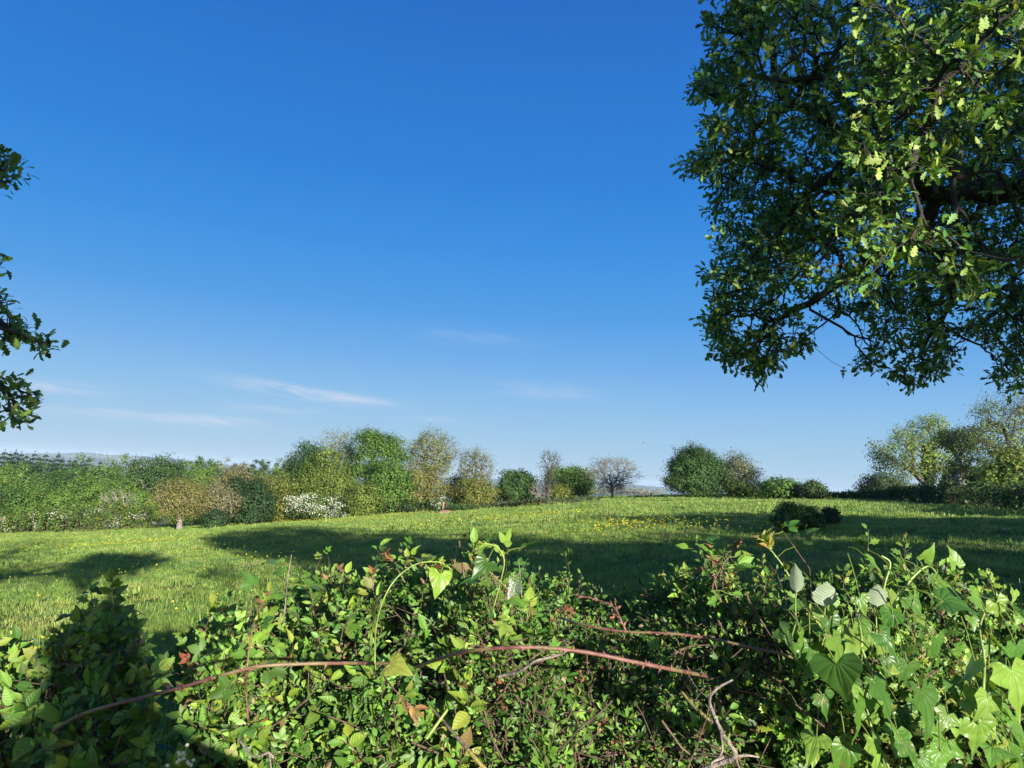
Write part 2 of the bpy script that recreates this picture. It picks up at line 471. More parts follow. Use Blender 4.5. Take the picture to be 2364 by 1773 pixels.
# ------------------------------------------------------------------ world, sun, haze
w = bpy.data.worlds.new("World"); sc.world = w; w.use_nodes = True
nt = w.node_tree; L = nt.links; bg = nt.nodes['Background']
sky = nt.nodes.new('ShaderNodeTexSky'); sky.sky_type = 'NISHITA'; sky.sun_disc = False
sky.sun_elevation = SUN_EL; sky.sun_rotation = SUN_AZ; sky.altitude = 250; sky.air_density = 1.0; sky.dust_density = 0.35; sky.ozone_density = 2.2
tcn = nt.nodes.new('ShaderNodeTexCoord'); sp = nt.nodes.new('ShaderNodeSeparateXYZ'); L.new(tcn.outputs['Generated'], sp.inputs[0])
azn = math_n(nt, 'MULTIPLY', math_n(nt, 'ARCTAN2', sp.outputs[0], sp.outputs[1]), 180 / PI)
eln = math_n(nt, 'MULTIPLY', math_n(nt, 'ARCSINE', sp.outputs[2]), 180 / PI)
# measured sky colour by elevation, giving way to the physical sky round the sun
def lin(c):
    c = np.array(c) / 255.0
    return np.where(c <= .04045, c / 12.92, ((c + .055) / 1.055) ** 2.4)
K_ = 1.0 / (2 ** sc.view_settings.exposure)
rmp = nt.nodes.new('ShaderNodeValToRGB'); rmp.color_ramp.interpolation = 'B_SPLINE' if False else 'LINEAR'
els = rmp.color_ramp.elements
SKYC = [(0, (180, 206, 226)), (2, (167, 203, 230)), (5.5, (140, 191, 234)), (8.5, (114, 175, 234)), (12, (84, 159, 230)), (16.5, (62, 145, 226)), (21.5, (47, 131, 218)), (33, (39, 110, 200)), (50, (30, 88, 176)), (90, (26, 72, 150))]
while len(els) < len(SKYC): els.new(0.5)
for e_, (d_, c_) in zip(els, SKYC): e_.position = d_ / 90; e_.color = (*(lin(c_) * SKY_K), 1)
L.new(math_n(nt, 'DIVIDE', eln, 90), rmp.inputs[0])
dt = nt.nodes.new('ShaderNodeVectorMath'); dt.operation = 'DOT_PRODUCT'; L.new(tcn.outputs['Generated'], dt.inputs[0]); dt.inputs[1].default_value = tuple(SUN)
sf = math_n(nt, 'MULTIPLY', math_n(nt, 'MAXIMUM', math_n(nt, 'SUBTRACT', dt.outputs['Value'], 0.15), 0), 1.0)
nsc = nt.nodes.new('ShaderNodeMix'); nsc.data_type = 'RGBA'; L.new(sf, nsc.inputs[0]); 
sc10 = nt.nodes.new('ShaderNodeVectorMath'); sc10.operation = 'SCALE'; L.new(rmp.outputs[0], sc10.inputs[0]); sc10.inputs['Scale'].default_value = K_ / SKY_STR / SKY_K
L.new(sc10.outputs[0], nsc.inputs[6]); L.new(sky.outputs[0], nsc.inputs[7])
cxyz = nt.nodes.new('ShaderNodeCombineXYZ'); L.new(math_n(nt, 'MULTIPLY', azn, 0.22), cxyz.inputs[0]); L.new(math_n(nt, 'MULTIPLY', math_n(nt, 'ADD', eln, math_n(nt, 'MULTIPLY', azn, 0.10)), 1.5), cxyz.inputs[1])
nz = nt.nodes.new('ShaderNodeTexNoise'); nz.inputs['Scale'].default_value = 1.0; nz.inputs['Detail'].default_value = 6; nz.inputs['Roughness'].default_value = 0.62; nz.inputs['Distortion'].default_value = 0.4
L.new(cxyz.outputs[0], nz.inputs['Vector'])
nzv = math_n(nt, 'MULTIPLY', math_n(nt, 'MAXIMUM', math_n(nt, 'SUBTRACT', nz.outputs[0], 0.34), 0), 3.2)
tot = None
# thin wisps: (pixel of the centre, half width deg, half height deg, tilt, strength)
for (px, py, sx, sy, tl, am) in [(690, 905, 4.6, 0.42, -0.10, .62), (830, 922, 2.6, 0.28, -0.05, .5), (610, 893, 2.2, .3, -.05, .45), (145, 895, 2.4, .35, 0, .62), (1270, 905, 3.6, .55, -.05, .30), (1090, 780, 3.6, .5, -.05, .16),
                              (330, 962, 7.5, .35, 0, .42), (480, 968, 3.5, .3, 0, .4), (650, 948, 3.5, .3, 0, .35), (1000, 968, 2.2, .2, 0, .3)]:
    v = ray(px, py); a0 = math.degrees(math.atan2(v[0], v[1])); e0 = math.degrees(math.asin(v[2]))
    da = math_n(nt, 'SUBTRACT', azn, a0)
    de = math_n(nt, 'SUBTRACT', math_n(nt, 'SUBTRACT', eln, e0), math_n(nt, 'MULTIPLY', da, tl))
    q = math_n(nt, 'ADD', math_n(nt, 'POWER', math_n(nt, 'ABSOLUTE', math_n(nt, 'DIVIDE', da, sx)), 2), math_n(nt, 'POWER', math_n(nt, 'ABSOLUTE', math_n(nt, 'DIVIDE', de, sy)), 2))
    gz = math_n(nt, 'MULTIPLY', math_n(nt, 'EXPONENT', math_n(nt, 'MULTIPLY', q, -1)), am)
    tot = gz if tot is None else math_n(nt, 'ADD', tot, gz)
cf = math_n(nt, 'MINIMUM', math_n(nt, 'MULTIPLY', math_n(nt, 'MULTIPLY', tot, nzv), 1.5), 0.8)
mx = nt.nodes.new('ShaderNodeMix'); mx.data_type = 'RGBA'; L.new(cf, mx.inputs[0]); L.new(nsc.outputs[2], mx.inputs[6]); mx.inputs[7].default_value = (*(lin((205, 218, 238)) * K_ / SKY_STR), 1)
L.new(mx.outputs[2], bg.inputs[0]); bg.inputs[1].default_value = SKY_STR

ld = bpy.data.lights.new('sun', 'SUN'); ld.energy = SUN_STR; ld.angle = rad(0.5); ld.color = SUN_COL
lo = bpy.data.objects.new('sun', ld); COL.objects.link(lo)
lo.rotation_euler = Vector(SUN).to_track_quat('Z', 'Y').to_euler(); lo.location = (20, -30, 30)

# haze
hb = 12500.0
zt, zb = 62.0, -140.0
V = np.array([[x, y, z] for z in (zb, zt) for x, y in ((-hb, -hb), (hb, -hb), (hb, hb), (-hb, hb))], float)
Fh = np.array([[3, 2, 1, 0], [4, 5, 6, 7], [0, 1, 5, 4], [1, 2, 6, 5], [2, 3, 7, 6], [3, 0, 4, 7]])
mt, n2, out = newmat('haze')
pv = N(n2, 'ShaderNodeVolumePrincipled'); pv.inputs['Density'].default_value = HAZE; pv.inputs['Color'].default_value = (0.66, 0.84, 1.0, 1); pv.inputs['Anisotropy'].default_value = 0.0
n2.links.new(pv.outputs[0], out.inputs['Volume'])
tag(mk('haze', V, Fh, mt), kind='stuff')

# ------------------------------------------------------------------ ground sheet
azs = np.concatenate([np.arange(-44, 44.01, 0.4), np.arange(48, 313, 6)])
rs = np.concatenate([[0.0], np.geomspace(0.6, 12000, 250)])
A, Rr = np.meshgrid(np.radians(azs), rs[1:], indexing='ij')
X, Y = Rr * np.sin(A), Rr * np.cos(A)
Z = hgt(X, Y)
V = np.stack([X, Y, Z], -1).reshape(-1, 3)
na, nr = X.shape
idx = np.arange(na * nr).reshape(na, nr)
nx_ = np.roll(idx, -1, 0)
Fq = np.stack([idx[:, :-1], idx[:, 1:], nx_[:, 1:], nx_[:, :-1]], -1).reshape(-1, 4)[:, ::-1]
V = np.vstack([V, [[0, 0, float(hgt(0, 0))]]])
Ft = np.stack([np.full(na, len(V) - 1), idx[:, 0], nx_[:, 0]], -1)[:, ::-1]
mt, g2, out = newmat('meadow ground'); L2 = g2.links
geo = N(g2, 'ShaderNodeNewGeometry'); sx = N(g2, 'ShaderNodeSeparateXYZ'); L2.new(geo.outputs['Position'], sx.inputs[0])


def noise_n(nt, vec, s, d=3, rgh=0.6):
    q = N(nt, 'ShaderNodeTexNoise'); q.inputs['Scale'].default_value = s; q.inputs['Detail'].default_value = d; q.inputs['Roughness'].default_value = rgh
    nt.links.new(vec, q.inputs['Vector']); return q.outputs[0]


def ramp(nt, v, stops):
    c = N(nt, 'ShaderNodeValToRGB'); e = c.color_ramp.elements
    while len(e) < len(stops): e.new(0.5)
    for el_, (p, cc) in zip(e, stops): el_.position = p; el_.color = (*cc, 1)
    nt.links.new(v, c.inputs[0]); return c.outputs[0]


def mixc(nt, f, a, b):
    q = N(nt, 'ShaderNodeMix', data_type='RGBA')
    for i, v in ((0, f), (6, a), (7, b)):
        if isinstance(v, tuple): q.inputs[i].default_value = (*v, 1)
        elif isinstance(v, (int, float)): q.inputs[i].default_value = v
        else: nt.links.new(v, q.inputs[i])
    return q.outputs[2]


pos = geo.outputs['Position']
near = ramp(g2, noise_n(g2, pos, 0.35, 8, 0.75), [(0.3, (0.045, 0.075, 0.016)), (0.55, (0.09, 0.13, 0.022)), (0.75, (0.15, 0.16, 0.045))])
# farther meadow seen between the trees: dry yellow green
dry = ramp(g2, noise_n(g2, pos, 0.12, 8, 0.7), [(0.3, (0.16, 0.19, 0.035)), (0.7, (0.26, 0.24, 0.06))])
rlen = math_n(g2, 'SQRT', math_n(g2, 'ADD', math_n(g2, 'MULTIPLY', sx.outputs[0], sx.outputs[0]), math_n(g2, 'MULTIPLY', sx.outputs[1], sx.outputs[1])))
# boundary of the near field on the left
bl = math_n(g2, 'MULTIPLY', math_n(g2, 'SUBTRACT', math_n(g2, 'SUBTRACT', sx.outputs[1], math_n(g2, 'MULTIPLY', sx.outputs[0], DRY_K)), DRY_C), 0.3)
bl = N(g2, 'ShaderNodeClamp', i_Value=0.0) if False else math_n(g2, 'MINIMUM', math_n(g2, 'MAXIMUM', bl, 0), 1)
near2 = mixc(g2, math_n(g2, 'MULTIPLY', bl, math_n(g2, 'LESS_THAN', sx.outputs[0], 0)), near, dry)
vor = N(g2, 'ShaderNodeTexVoronoi'); vor.inputs['Scale'].default_value = 0.0028; L2.new(pos, vor.inputs['Vector'])
vs = N(g2, 'ShaderNodeSeparateColor'); L2.new(vor.outputs['Color'], vs.inputs[0])
farc = ramp(g2, vs.outputs[0], [(0.0, (0.03, 0.055, 0.02)), (0.3, (0.07, 0.12, 0.03)), (0.55, (0.13, 0.17, 0.05)), (0.8, (0.24, 0.23, 0.10)), (1.0, (0.05, 0.09, 0.03))])
farc = mixc(g2, math_n(g2, 'GREATER_THAN', noise_n(g2, pos, 0.0017, 6, 0.65), 0.52), farc, (0.02, 0.04, 0.016))
ff = math_n(g2, 'MINIMUM', math_n(g2, 'MAXIMUM', math_n(g2, 'MULTIPLY', math_n(g2, 'SUBTRACT', rlen, 400), 0.003), 0), 1)
gc = mixc(g2, ff, near2, farc)
pb = N(g2, 'ShaderNodeBsdfPrincipled'); pb.inputs['Roughness'].default_value = 0.95; pb.inputs['Specular IOR Level'].default_value = 0.1
L2.new(gc, pb.inputs['Base Color'])
bm = N(g2, 'ShaderNodeBump'); bm.inputs['Strength'].default_value = 0.8; bm.inputs['Distance'].default_value = 0.08
L2.new(noise_n(g2, pos, 9, 5, 0.7), bm.inputs['Height']); L2.new(bm.outputs[0], pb.inputs['Normal']); L2.new(pb.outputs[0], out.inputs[0])
tag(mk('ground', V, [Fq, Ft], mt, smooth_=True), kind='structure')

# ------------------------------------------------------------------ meadow grass (instanced tufts)
mtg, g3, out = newmat('meadow grass'); L3 = g3.links
geo3 = N(g3, 'ShaderNodeNewGeometry'); p3 = geo3.outputs['Position']
oi = N(g3, 'ShaderNodeObjectInfo')
c1 = ramp(g3, noise_n(g3, p3, 0.22, 5, 0.65), [(0.30, (0.085, 0.20, 0.07)), (0.43, (0.18, 0.30, 0.055)), (0.57, (0.26, 0.37, 0.065)), (0.72, (0.36, 0.38, 0.11))])
c2 = ramp(g3, noise_n(g3, p3, 2.2, 3, 0.6), [(0.3, (0.085, 0.19, 0.05)), (0.55, (0.22, 0.31, 0.05)), (0.75, (0.38, 0.36, 0.12))])
cg = mixc(g3, 0.42, c1, c2)
cg = mixc(g3, math_n(g3, 'MINIMUM', math_n(g3, 'MAXIMUM', math_n(g3, 'MULTIPLY', math_n(g3, 'SUBTRACT', noise_n(g3, p3, 0.5, 5, 0.7), 0.53), 6), 0), 0.8), cg, (0.34, 0.33, 0.11))
cg = mixc(g3, math_n(g3, 'MINIMUM', math_n(g3, 'MAXIMUM', math_n(g3, 'MULTIPLY', math_n(g3, 'SUBTRACT', noise_n(g3, p3, 0.9, 4, 0.6), 0.57), 7), 0), 0.75), cg, (0.055, 0.15, 0.055))
hsn = N(g3, 'ShaderNodeHueSaturation'); L3.new(cg, hsn.inputs['Color']); L3.new(math_n(g3, 'ADD', math_n(g3, 'MULTIPLY', oi.outputs['Random'], 0.7), 0.62), hsn.inputs['Value'])
pb = N(g3, 'ShaderNodeBsdfPrincipled'); pb.inputs['Roughness'].default_value = 0.5; pb.inputs['Specular IOR Level'].default_value = 0.35
L3.new(hsn.outputs[0], pb.inputs['Base Color'])
tr = N(g3, 'ShaderNodeBsdfTranslucent'); L3.new(hsn.outputs[0], tr.inputs[0])
ms = N(g3, 'ShaderNodeMixShader'); ms.inputs[0].default_value = 0.3; L3.new(pb.outputs[0], ms.inputs[1]); L3.new(tr.outputs[0], ms.inputs[2]); L3.new(ms.outputs[0], out.inputs[0])


def tuft(name, n, rad_, h, wd, g, lean=0.5):
    """n bent blades, 3 segments each"""
    a = g.uniform(0, 2 * PI, n); q = np.sqrt(g.uniform(0, 1, n)) * rad_
    bx, by = q * np.cos(a), q * np.sin(a)
    hh = h * g.uniform(.45, 1.15, n); th = g.uniform(0, 2 * PI, n); ln = hh * np.abs(g.normal(0, lean, n))
    dx, dy = np.cos(th), np.sin(th)
    wx, wy = -dy * 0 + np.cos(th + g.uniform(1, 2, n)), np.sin(th + g.uniform(1, 2, n))
    ts = np.array([0, .4, .75, 1.0]); ws = np.array([1, .9, .6, .08]) * wd / 2
    V = np.zeros((n, 4, 2, 3))
    for i, (t_, w_) in enumerate(zip(ts, ws)):
        x = bx + dx * ln * t_ ** 2; y = by + dy * ln * t_ ** 2; z = hh * (t_ - 0.15 * t_ ** 2 * (ln / hh)) - 0.02
        V[:, i, 0] = np.stack([x - wx * w_, y - wy * w_, z], -1); V[:, i, 1] = np.stack([x + wx * w_, y + wy * w_, z], -1)
    idx = np.arange(n * 8).reshape(n, 4, 2)
    Fq = np.stack([idx[:, :-1, 0], idx[:, :-1, 1], idx[:, 1:, 1], idx[:, 1:, 0]], -1).reshape(-1, 4)
    return V.reshape(-1, 3), Fq


def instancer(name, points, scales, sources, label_kind='stuff', tilt=0.1, mat=None):
    """one object whose points carry instances of the source meshes"""
    n = len(points); g = np.random.default_rng(len(points))
    me = bpy.data.meshes.new(name); me.vertices.add(n); me.vertices.foreach_set('co', np.asarray(points, np.float32).ravel())
    a = me.attributes.new('scl', 'FLOAT_VECTOR', 'POINT'); a.data.foreach_set('vector', np.asarray(scales, np.float32).ravel())
    r_ = np.stack([g.normal(0, tilt, n), g.normal(0, tilt, n), g.uniform(0, 2 * PI, n)], -1)
    a = me.attributes.new('rot', 'FLOAT_VECTOR', 'POINT'); a.data.foreach_set('vector', r_.astype(np.float32).ravel())
    o = bpy.data.objects.new(name, me); COL.objects.link(o)
    cl = bpy.data.collections.new(name + ' sources')
    for s in sources: cl.objects.link(s)
    ng = bpy.data.node_groups.new(name, 'GeometryNodeTree')
    ng.interface.new_socket('Geometry', in_out='INPUT', socket_type='NodeSocketGeometry')
    ng.interface.new_socket('Geometry', in_out='OUTPUT', socket_type='NodeSocketGeometry')
    gi = ng.nodes.new('NodeGroupInput'); go = ng.nodes.new('NodeGroupOutput')
    ci = ng.nodes.new('GeometryNodeCollectionInfo'); ci.inputs['Collection'].default_value = cl
    ci.inputs['Separate Children'].default_value = True; ci.inputs['Reset Children'].default_value = True
    ip = ng.nodes.new('GeometryNodeInstanceOnPoints'); ip.inputs['Pick Instance'].default_value = True
    ar = ng.nodes.new('GeometryNodeInputNamedAttribute'); ar.data_type = 'FLOAT_VECTOR'; ar.inputs['Name'].default_value = 'rot'
    as_ = ng.nodes.new('GeometryNodeInputNamedAttribute'); as_.data_type = 'FLOAT_VECTOR'; as_.inputs['Name'].default_value = 'scl'
    rv = ng.nodes.new('FunctionNodeRandomValue'); rv.data_type = 'INT'
    ri = [s for s in rv.inputs if s.type == 'INT']
    ri[0].default_value = 0; ri[1].default_value = len(sources) - 1
    l = ng.links
    l.new(gi.outputs[0], ip.inputs['Points']); l.new(ci.outputs[0], ip.inputs['Instance'])
    l.new([s for s in rv.outputs if s.type == 'INT'][0], ip.inputs['Instance Index'])
    l.new(ar.outputs['Attribute'], ip.inputs['Rotation']); l.new(as_.outputs['Attribute'], ip.inputs['Scale'])
    l.new(ip.outputs[0], go.inputs[0])
    md = o.modifiers.new('scatter', 'NODES'); md.node_group = ng
    return o


def src(name, V, Fq, mat, col=None):
    o = mk(name, V, Fq, mat, col=col); COL.objects.unlink(o); return o


def sector(n, r0, r1, g, a0=-41, a1=41):
    r_ = np.sqrt(g.uniform(r0 ** 2, r1 ** 2, n)); a = np.radians(g.uniform(a0, a1, n))
    return np.stack([r_ * np.sin(a), r_ * np.cos(a)], -1)


def clumpy(P, g, s=1.0):
    x, y = P[:, 0], P[:, 1]
    v = np.sin(x * .9 * s + 2 * np.sin(y * .37 * s)) * np.sin(y * .8 * s + 1.5 * np.sin(x * .43 * s)) + .6 * np.sin(x * 2.3 * s + y * 1.1 * s) * np.sin(y * 2.9 * s - x * .7 * s)
    return v


gg = np.random.default_rng(5)


EDGE = np.array([onground(x, y) for x, y in ((-160, 1240), (0, 1228), (130, 1226), (250, 1222), (345, 1216), (455, 1208), (640, 1200), (760, 1194), (960, 1178), (1150, 1170), (1380, 1157))])
EA, ED = np.arctan2(EDGE[:, 0], EDGE[:, 1]), np.hypot(EDGE[:, 0], EDGE[:, 1])
print('EDGE', np.degrees(EA).round(1), ED.round(0))


def infield(P):
    return np.hypot(P[:, 0], P[:, 1]) < np.interp(np.arctan2(P[:, 0], P[:, 1]), EA, ED, right=112) * 1.02


for (nm, n, r0, r1, rr, hh, wd, nb, sc_) in [('meadow_grass', 10000, 3.0, 15, .14, .085, .006, 60, 1), ('meadow_grass', 18000, 14, 38, .22, .10, .014, 50, 1), ('meadow_grass', 42000, 36, 112, .45, .14, .035, 42, 1.0)]:
    ss = [src('grass tuft', *tuft('t', nb, rr, hh * k, wd, gg), mtg) for k in (.7, 1, 1.35)]
    P = sector(n, r0, r1, gg); P = P[infield(P)]
    cv = clumpy(P, gg)
    s = np.exp(gg.normal(0, .18, len(P))) * (0.85 + 0.28 * np.clip(cv, -1, 1.5))
    pts = np.c_[P, hgt(P[:, 0], P[:, 1])]
    tag(instancer(nm, pts, np.c_[np.ones(len(P)), np.ones(len(P)), s], ss), kind='stuff')
# lighter growth outside the view and on the sloping land past the hedges
P = np.concatenate([sector(5000, 70, 170, gg, -40, 0)]); P = P[~infield(P)]
mtd, g4, out = newmat('dry grass'); p4 = N(g4, 'ShaderNodeNewGeometry').outputs['Position']
cd = ramp(g4, noise_n(g4, p4, 0.2, 5, 0.6), [(0.3, (0.17, 0.21, 0.035)), (0.7, (0.30, 0.27, 0.06))])
pb = N(g4, 'ShaderNodeBsdfPrincipled'); pb.inputs['Roughness'].default_value = 0.7; g4.links.new(cd, pb.inputs['Base Color']); g4.links.new(pb.outputs[0], out.inputs[0])
ss = [src('dry tuft', *tuft('t', 40, .7, .3, .06, gg), mtd)]
tag(instancer('far_grass', np.c_[P, hgt(P[:, 0], P[:, 1])], np.ones((len(P), 3)), ss), kind='stuff')

# taller weeds and darker tufts through the field
P = sector(2200, 9, 95, gg); P = P[infield(P)]; P = P[clumpy(P, gg, .6) > .15]
mtw = mtg
ss = [src('tall tuft', *tuft('t', 26, .14, .30, .016, gg, .45), mtg), src('leafy weed', *tuft('t', 18, .16, .22, .05, gg, .8), mtg)]
sw = np.exp(gg.normal(0, .3, len(P)))[:, None] * (np.hypot(P[:, 0], P[:, 1])[:, None] / 60 * .5 + .55) * np.ones((1, 3))
tag(instancer('tall_grass', np.c_[P, hgt(P[:, 0], P[:, 1])], sw, ss), kind='stuff')

# buttercups: five petals on a thin stalk
def flower(nm, r, h, col, wd=.0014):
    a = np.arange(5) / 5 * 2 * PI
    V = []; Fc = []; C_ = []
    for k in a:
        d = np.array([math.cos(k), math.sin(k), 0]); s = np.array([-d[1], d[0], 0])
        b = len(V); V += [np.array([0, 0, h]), d * r * .6 + s * r * .45 + [0, 0, h + r * .5], d * r * .9 + [0, 0, h + r * 1.15], d * r * .6 - s * r * .45 + [0, 0, h + r * .5]]
        Fc.append([b, b + 3, b + 2, b + 1]); C_ += [col] * 4
    b = len(V); V += [np.array([-wd, 0, 0]), np.array([wd, 0, 0]), np.array([wd, 0, h]), np.array([-wd, 0, h])]; Fc.append([b, b + 1, b + 2, b + 3]); C_ += [(.06, .14, .02)] * 4
    return src(nm, np.array(V, float), np.array(Fc), M['petal'], col=np.array(C_, float))


yel = (0.80, 0.68, 0.03)
P1 = sector(9000, 9, 100, gg); P1 = P1[infield(P1)]
dens = clumpy(P1, gg, .35) + .5 * clumpy(P1, gg, 1.3) + np.where(P1[:, 0] < 5, .35, -.45)
P1 = P1[dens > .75]
c0 = onground(1510, 1233); c1_ = onground(1440, 1223)
P2 = c0[:2] + gg.normal(0, 1, (170, 2)) * [2.2, 1.8]; P3 = c1_[:2] + gg.normal(0, 1, (90, 2)) * [.9, 1.0]
c2_ = onground(1795, 1232); P4 = c2_[:2] + gg.normal(0, 1, (40, 2)) * [.28, .5]
P5 = onground(1160, 1205)[:2] + gg.normal(0, 1, (260, 2)) * [3, 3.5]
P6 = onground(800, 1205)[:2] + gg.normal(0, 1, (240, 2)) * [5, 3.5]
P7 = onground(300, 1262)[:2] + gg.normal(0, 1, (260, 2)) * [3.2, 2.2]
for P, k in ((P1, 1.0), (np.concatenate([P2, P3, P4, P5, P6, P7]), 1.15)):
    d_ = np.hypot(P[:, 0], P[:, 1])
    s = (k * (1.0 + d_ / 40) * np.exp(gg.normal(0, .2, len(P))))[:, None] * np.ones((1, 3)); s[:, 2] = np.clip(s[:, 2], .8, 1.3)
    tag(instancer('buttercups', np.c_[P, hgt(P[:, 0], P[:, 1])], s, [flower('buttercup', .017, .20, yel), flower('buttercup', .02, .26, yel)], tilt=.15), kind='stuff')
# pale seed heads
P = sector(130, 6, 24, gg, -14, 38)
V, Fq = tubes(np.array([[[0, 0, 0], [0, 0, .1], [0, 0, .22], [0, 0, .25]]]), np.array([[.002, .002, .002, .002]]), 3)
d = unit(gg.normal(0, 1, (70, 3))); Vs = np.stack([d * .004 + [0, 0, .26], d * .017 + [0, 0, .26] + gg.normal(0, .0025, (70, 3)), d * .017 + [0, 0, .26] + gg.normal(0, .0025, (70, 3))], 1).reshape(-1, 3)
V2 = np.concatenate([V, Vs]); 
so = src('seed head', V2, [Fq, np.arange(210).reshape(70, 3) + len(V)], M['blossom'], col=np.concatenate([np.tile([[.1, .16, .04]], (len(V), 1)), np.tile([[.40, .42, .40]], (210, 1))]))
tag(instancer('seed_heads', np.c_[P, hgt(P[:, 0], P[:, 1])], np.ones((len(P), 3)) * 1.1, [so]), kind='stuff')

# ------------------------------------------------------------------ trees
G_BRIGHT = [(0.0997, 0.189, 0.0336), (0.1277, 0.2184, 0.0378), (0.0718, 0.1512, 0.0269), (0.1596, 0.2394, 0.042)]
G_MID = [(0.0615, 0.1271, 0.0246), (0.082, 0.1558, 0.0295), (0.0426, 0.0943, 0.0213)]
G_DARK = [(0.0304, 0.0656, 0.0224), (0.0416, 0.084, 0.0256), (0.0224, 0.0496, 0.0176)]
G_BLUE = [(0.0553, 0.1105, 0.034), (0.0765, 0.1403, 0.0382), (0.0425, 0.0808, 0.0272)]
G_LIGHT = [(.20, .27, .05), (.17, .25, .045), (.24, .29, .07), (.13, .20, .04)]
OLIVE = [(0.1363, 0.1794, 0.0273), (0.1722, 0.2028, 0.0312), (0.1005, 0.1404, 0.0234), (0.165, 0.1716, 0.0351)]
ORANGE = [(0.1932, 0.168, 0.0546), (0.2184, 0.1806, 0.0672), (0.1596, 0.1512, 0.042), (0.1512, 0.1638, 0.0378)]
BROWN = [(0.1672, 0.1584, 0.0748), (0.1936, 0.1804, 0.0924), (0.1408, 0.1496, 0.0528)]
PALE = [(0.153, 0.189, 0.081), (0.198, 0.216, 0.108), (0.126, 0.153, 0.063), (0.198, 0.18, 0.099)]
GREY = [(.07, .095, .05), (.10, .12, .07), (.05, .07, .035)]
DIST = 'trees beyond the field'


def TP(name, label, xc, yt, wpx, d, cols, cat='tree', yb=None, group=DIST, seed=None, **kw):
    base = onaz(xc, yt + 60, d) if yb is None else onground(xc, yb)
    d = math.hypot(base[0], base[1])
    v = ray(xc, yt); ztop = EYE[2] + d * v[2] / math.hypot(v[0], v[1])
    h = max(0.6, ztop - base[2]); w_ = wpx * d / F
    return tree(name, label, cat, base, h, w_, cols, group=group, seed=int(xc * 7 + yt) if seed is None else seed, **kw)


# --- the wood on the left, back to front
WOOD = 'trees of the wood on the left'
conf_cols = [(.04, .07, .035), (.055, .085, .045), (.03, .05, .028)]


def conifer(label, xc, yt, wpx, d, seed):
    g = np.random.default_rng(seed)
    base = onaz(xc, 1100, d); v = ray(xc, yt); h = EYE[2] + d * v[2] / math.hypot(v[0], v[1]) - base[2]
    t = thing('spruce_tree', base, label, 'conifer', 'dark conifers above the wood')
    V, Fq = tubes(np.array([[base - [0, 0, .5], base + [0, 0, h * .5], base + [0, 0, h * .99]]]), np.array([[.3, .17, .02]]), 6)
    mk('trunk', V, Fq, M['bark'], t)
    w_ = wpx * d / F / 2 * g.uniform(3.0, 4.6)
    n = 7500; tz = 1 - g.uniform(0, 1, n) ** .62 * .78
    tz = np.round(tz * 22) / 22 + g.normal(0, .008, n)
    an = g.uniform(0, 2 * PI, n); rr = np.minimum(w_ * ((1.0 - tz) / .75) ** .85, 3.4) * g.uniform(.15, 1, n) ** .6 * (1 + .25 * np.sin(an * 3 + tz * 40)) + .06
    P = base + np.stack([rr * np.cos(an), rr * np.sin(an), tz * h - rr * .25], -1)
    out_ = np.stack([np.cos(an), np.sin(an), -.25 + 0 * an], -1)
    V, Fq, C_, U = leaves(T_FAR, P, out_, unit(np.stack([np.cos(an) * .6, np.sin(an) * .6, 1 + 0 * an], -1) + g.normal(0, .5, (n, 3))), np.clip(.22 + rr * .1, .2, .45) * g.uniform(.5, 1.2, n), palette(n, conf_cols, g=g))
    mk('crown', V, Fq, M['far_leaf'], t, col=C_)


cf_ = [(4, 1036, 26), (18, 1040, 22), (30, 1036, 20), (43, 1041, 22), (57, 1046, 24), (74, 1040, 22), (86, 1050, 22), (101, 1042, 26), (117, 1056, 20), (129, 1043, 22), (141, 1055, 20), (157, 1057, 20), (169, 1056, 20), (187, 1057, 20), (200, 1054, 20), (228, 1060, 16), (308, 1054, 16), (655, 1071, 12), (634, 1074, 11), (560, 1072, 10)]
where = ['at the far left edge of the wood skyline', 'just right of the leftmost conifer', 'third from the left on the wood skyline', 'fourth from the left on the wood skyline', 'on the wood skyline left of the tall pair', 'tall and thin above the bright oak at the left', 'short one between two taller conifers', 'broadest spire of the wood skyline', 'low one right of the broadest spire', 'tall spire where the blue hill comes in', 'low one right of the hill edge', 'first of the low run before the blue hill', 'second of the low run before the blue hill', 'third of the low run before the blue hill', 'last and tallest of the low run before the blue hill', 'small one alone below the wind turbines', 'ragged one left of the tall pale trunked tree', 'tiny one beside the dark tree group', 'tiny one left of the dark tree group', 'tiny one behind the brown tree']
for i, ((x, y, w_), s) in enumerate(zip(cf_, where)):
    conifer('dark grey green conifer, ' + s, x, y, w_, 225 if x < 320 else 300, 300 + i)

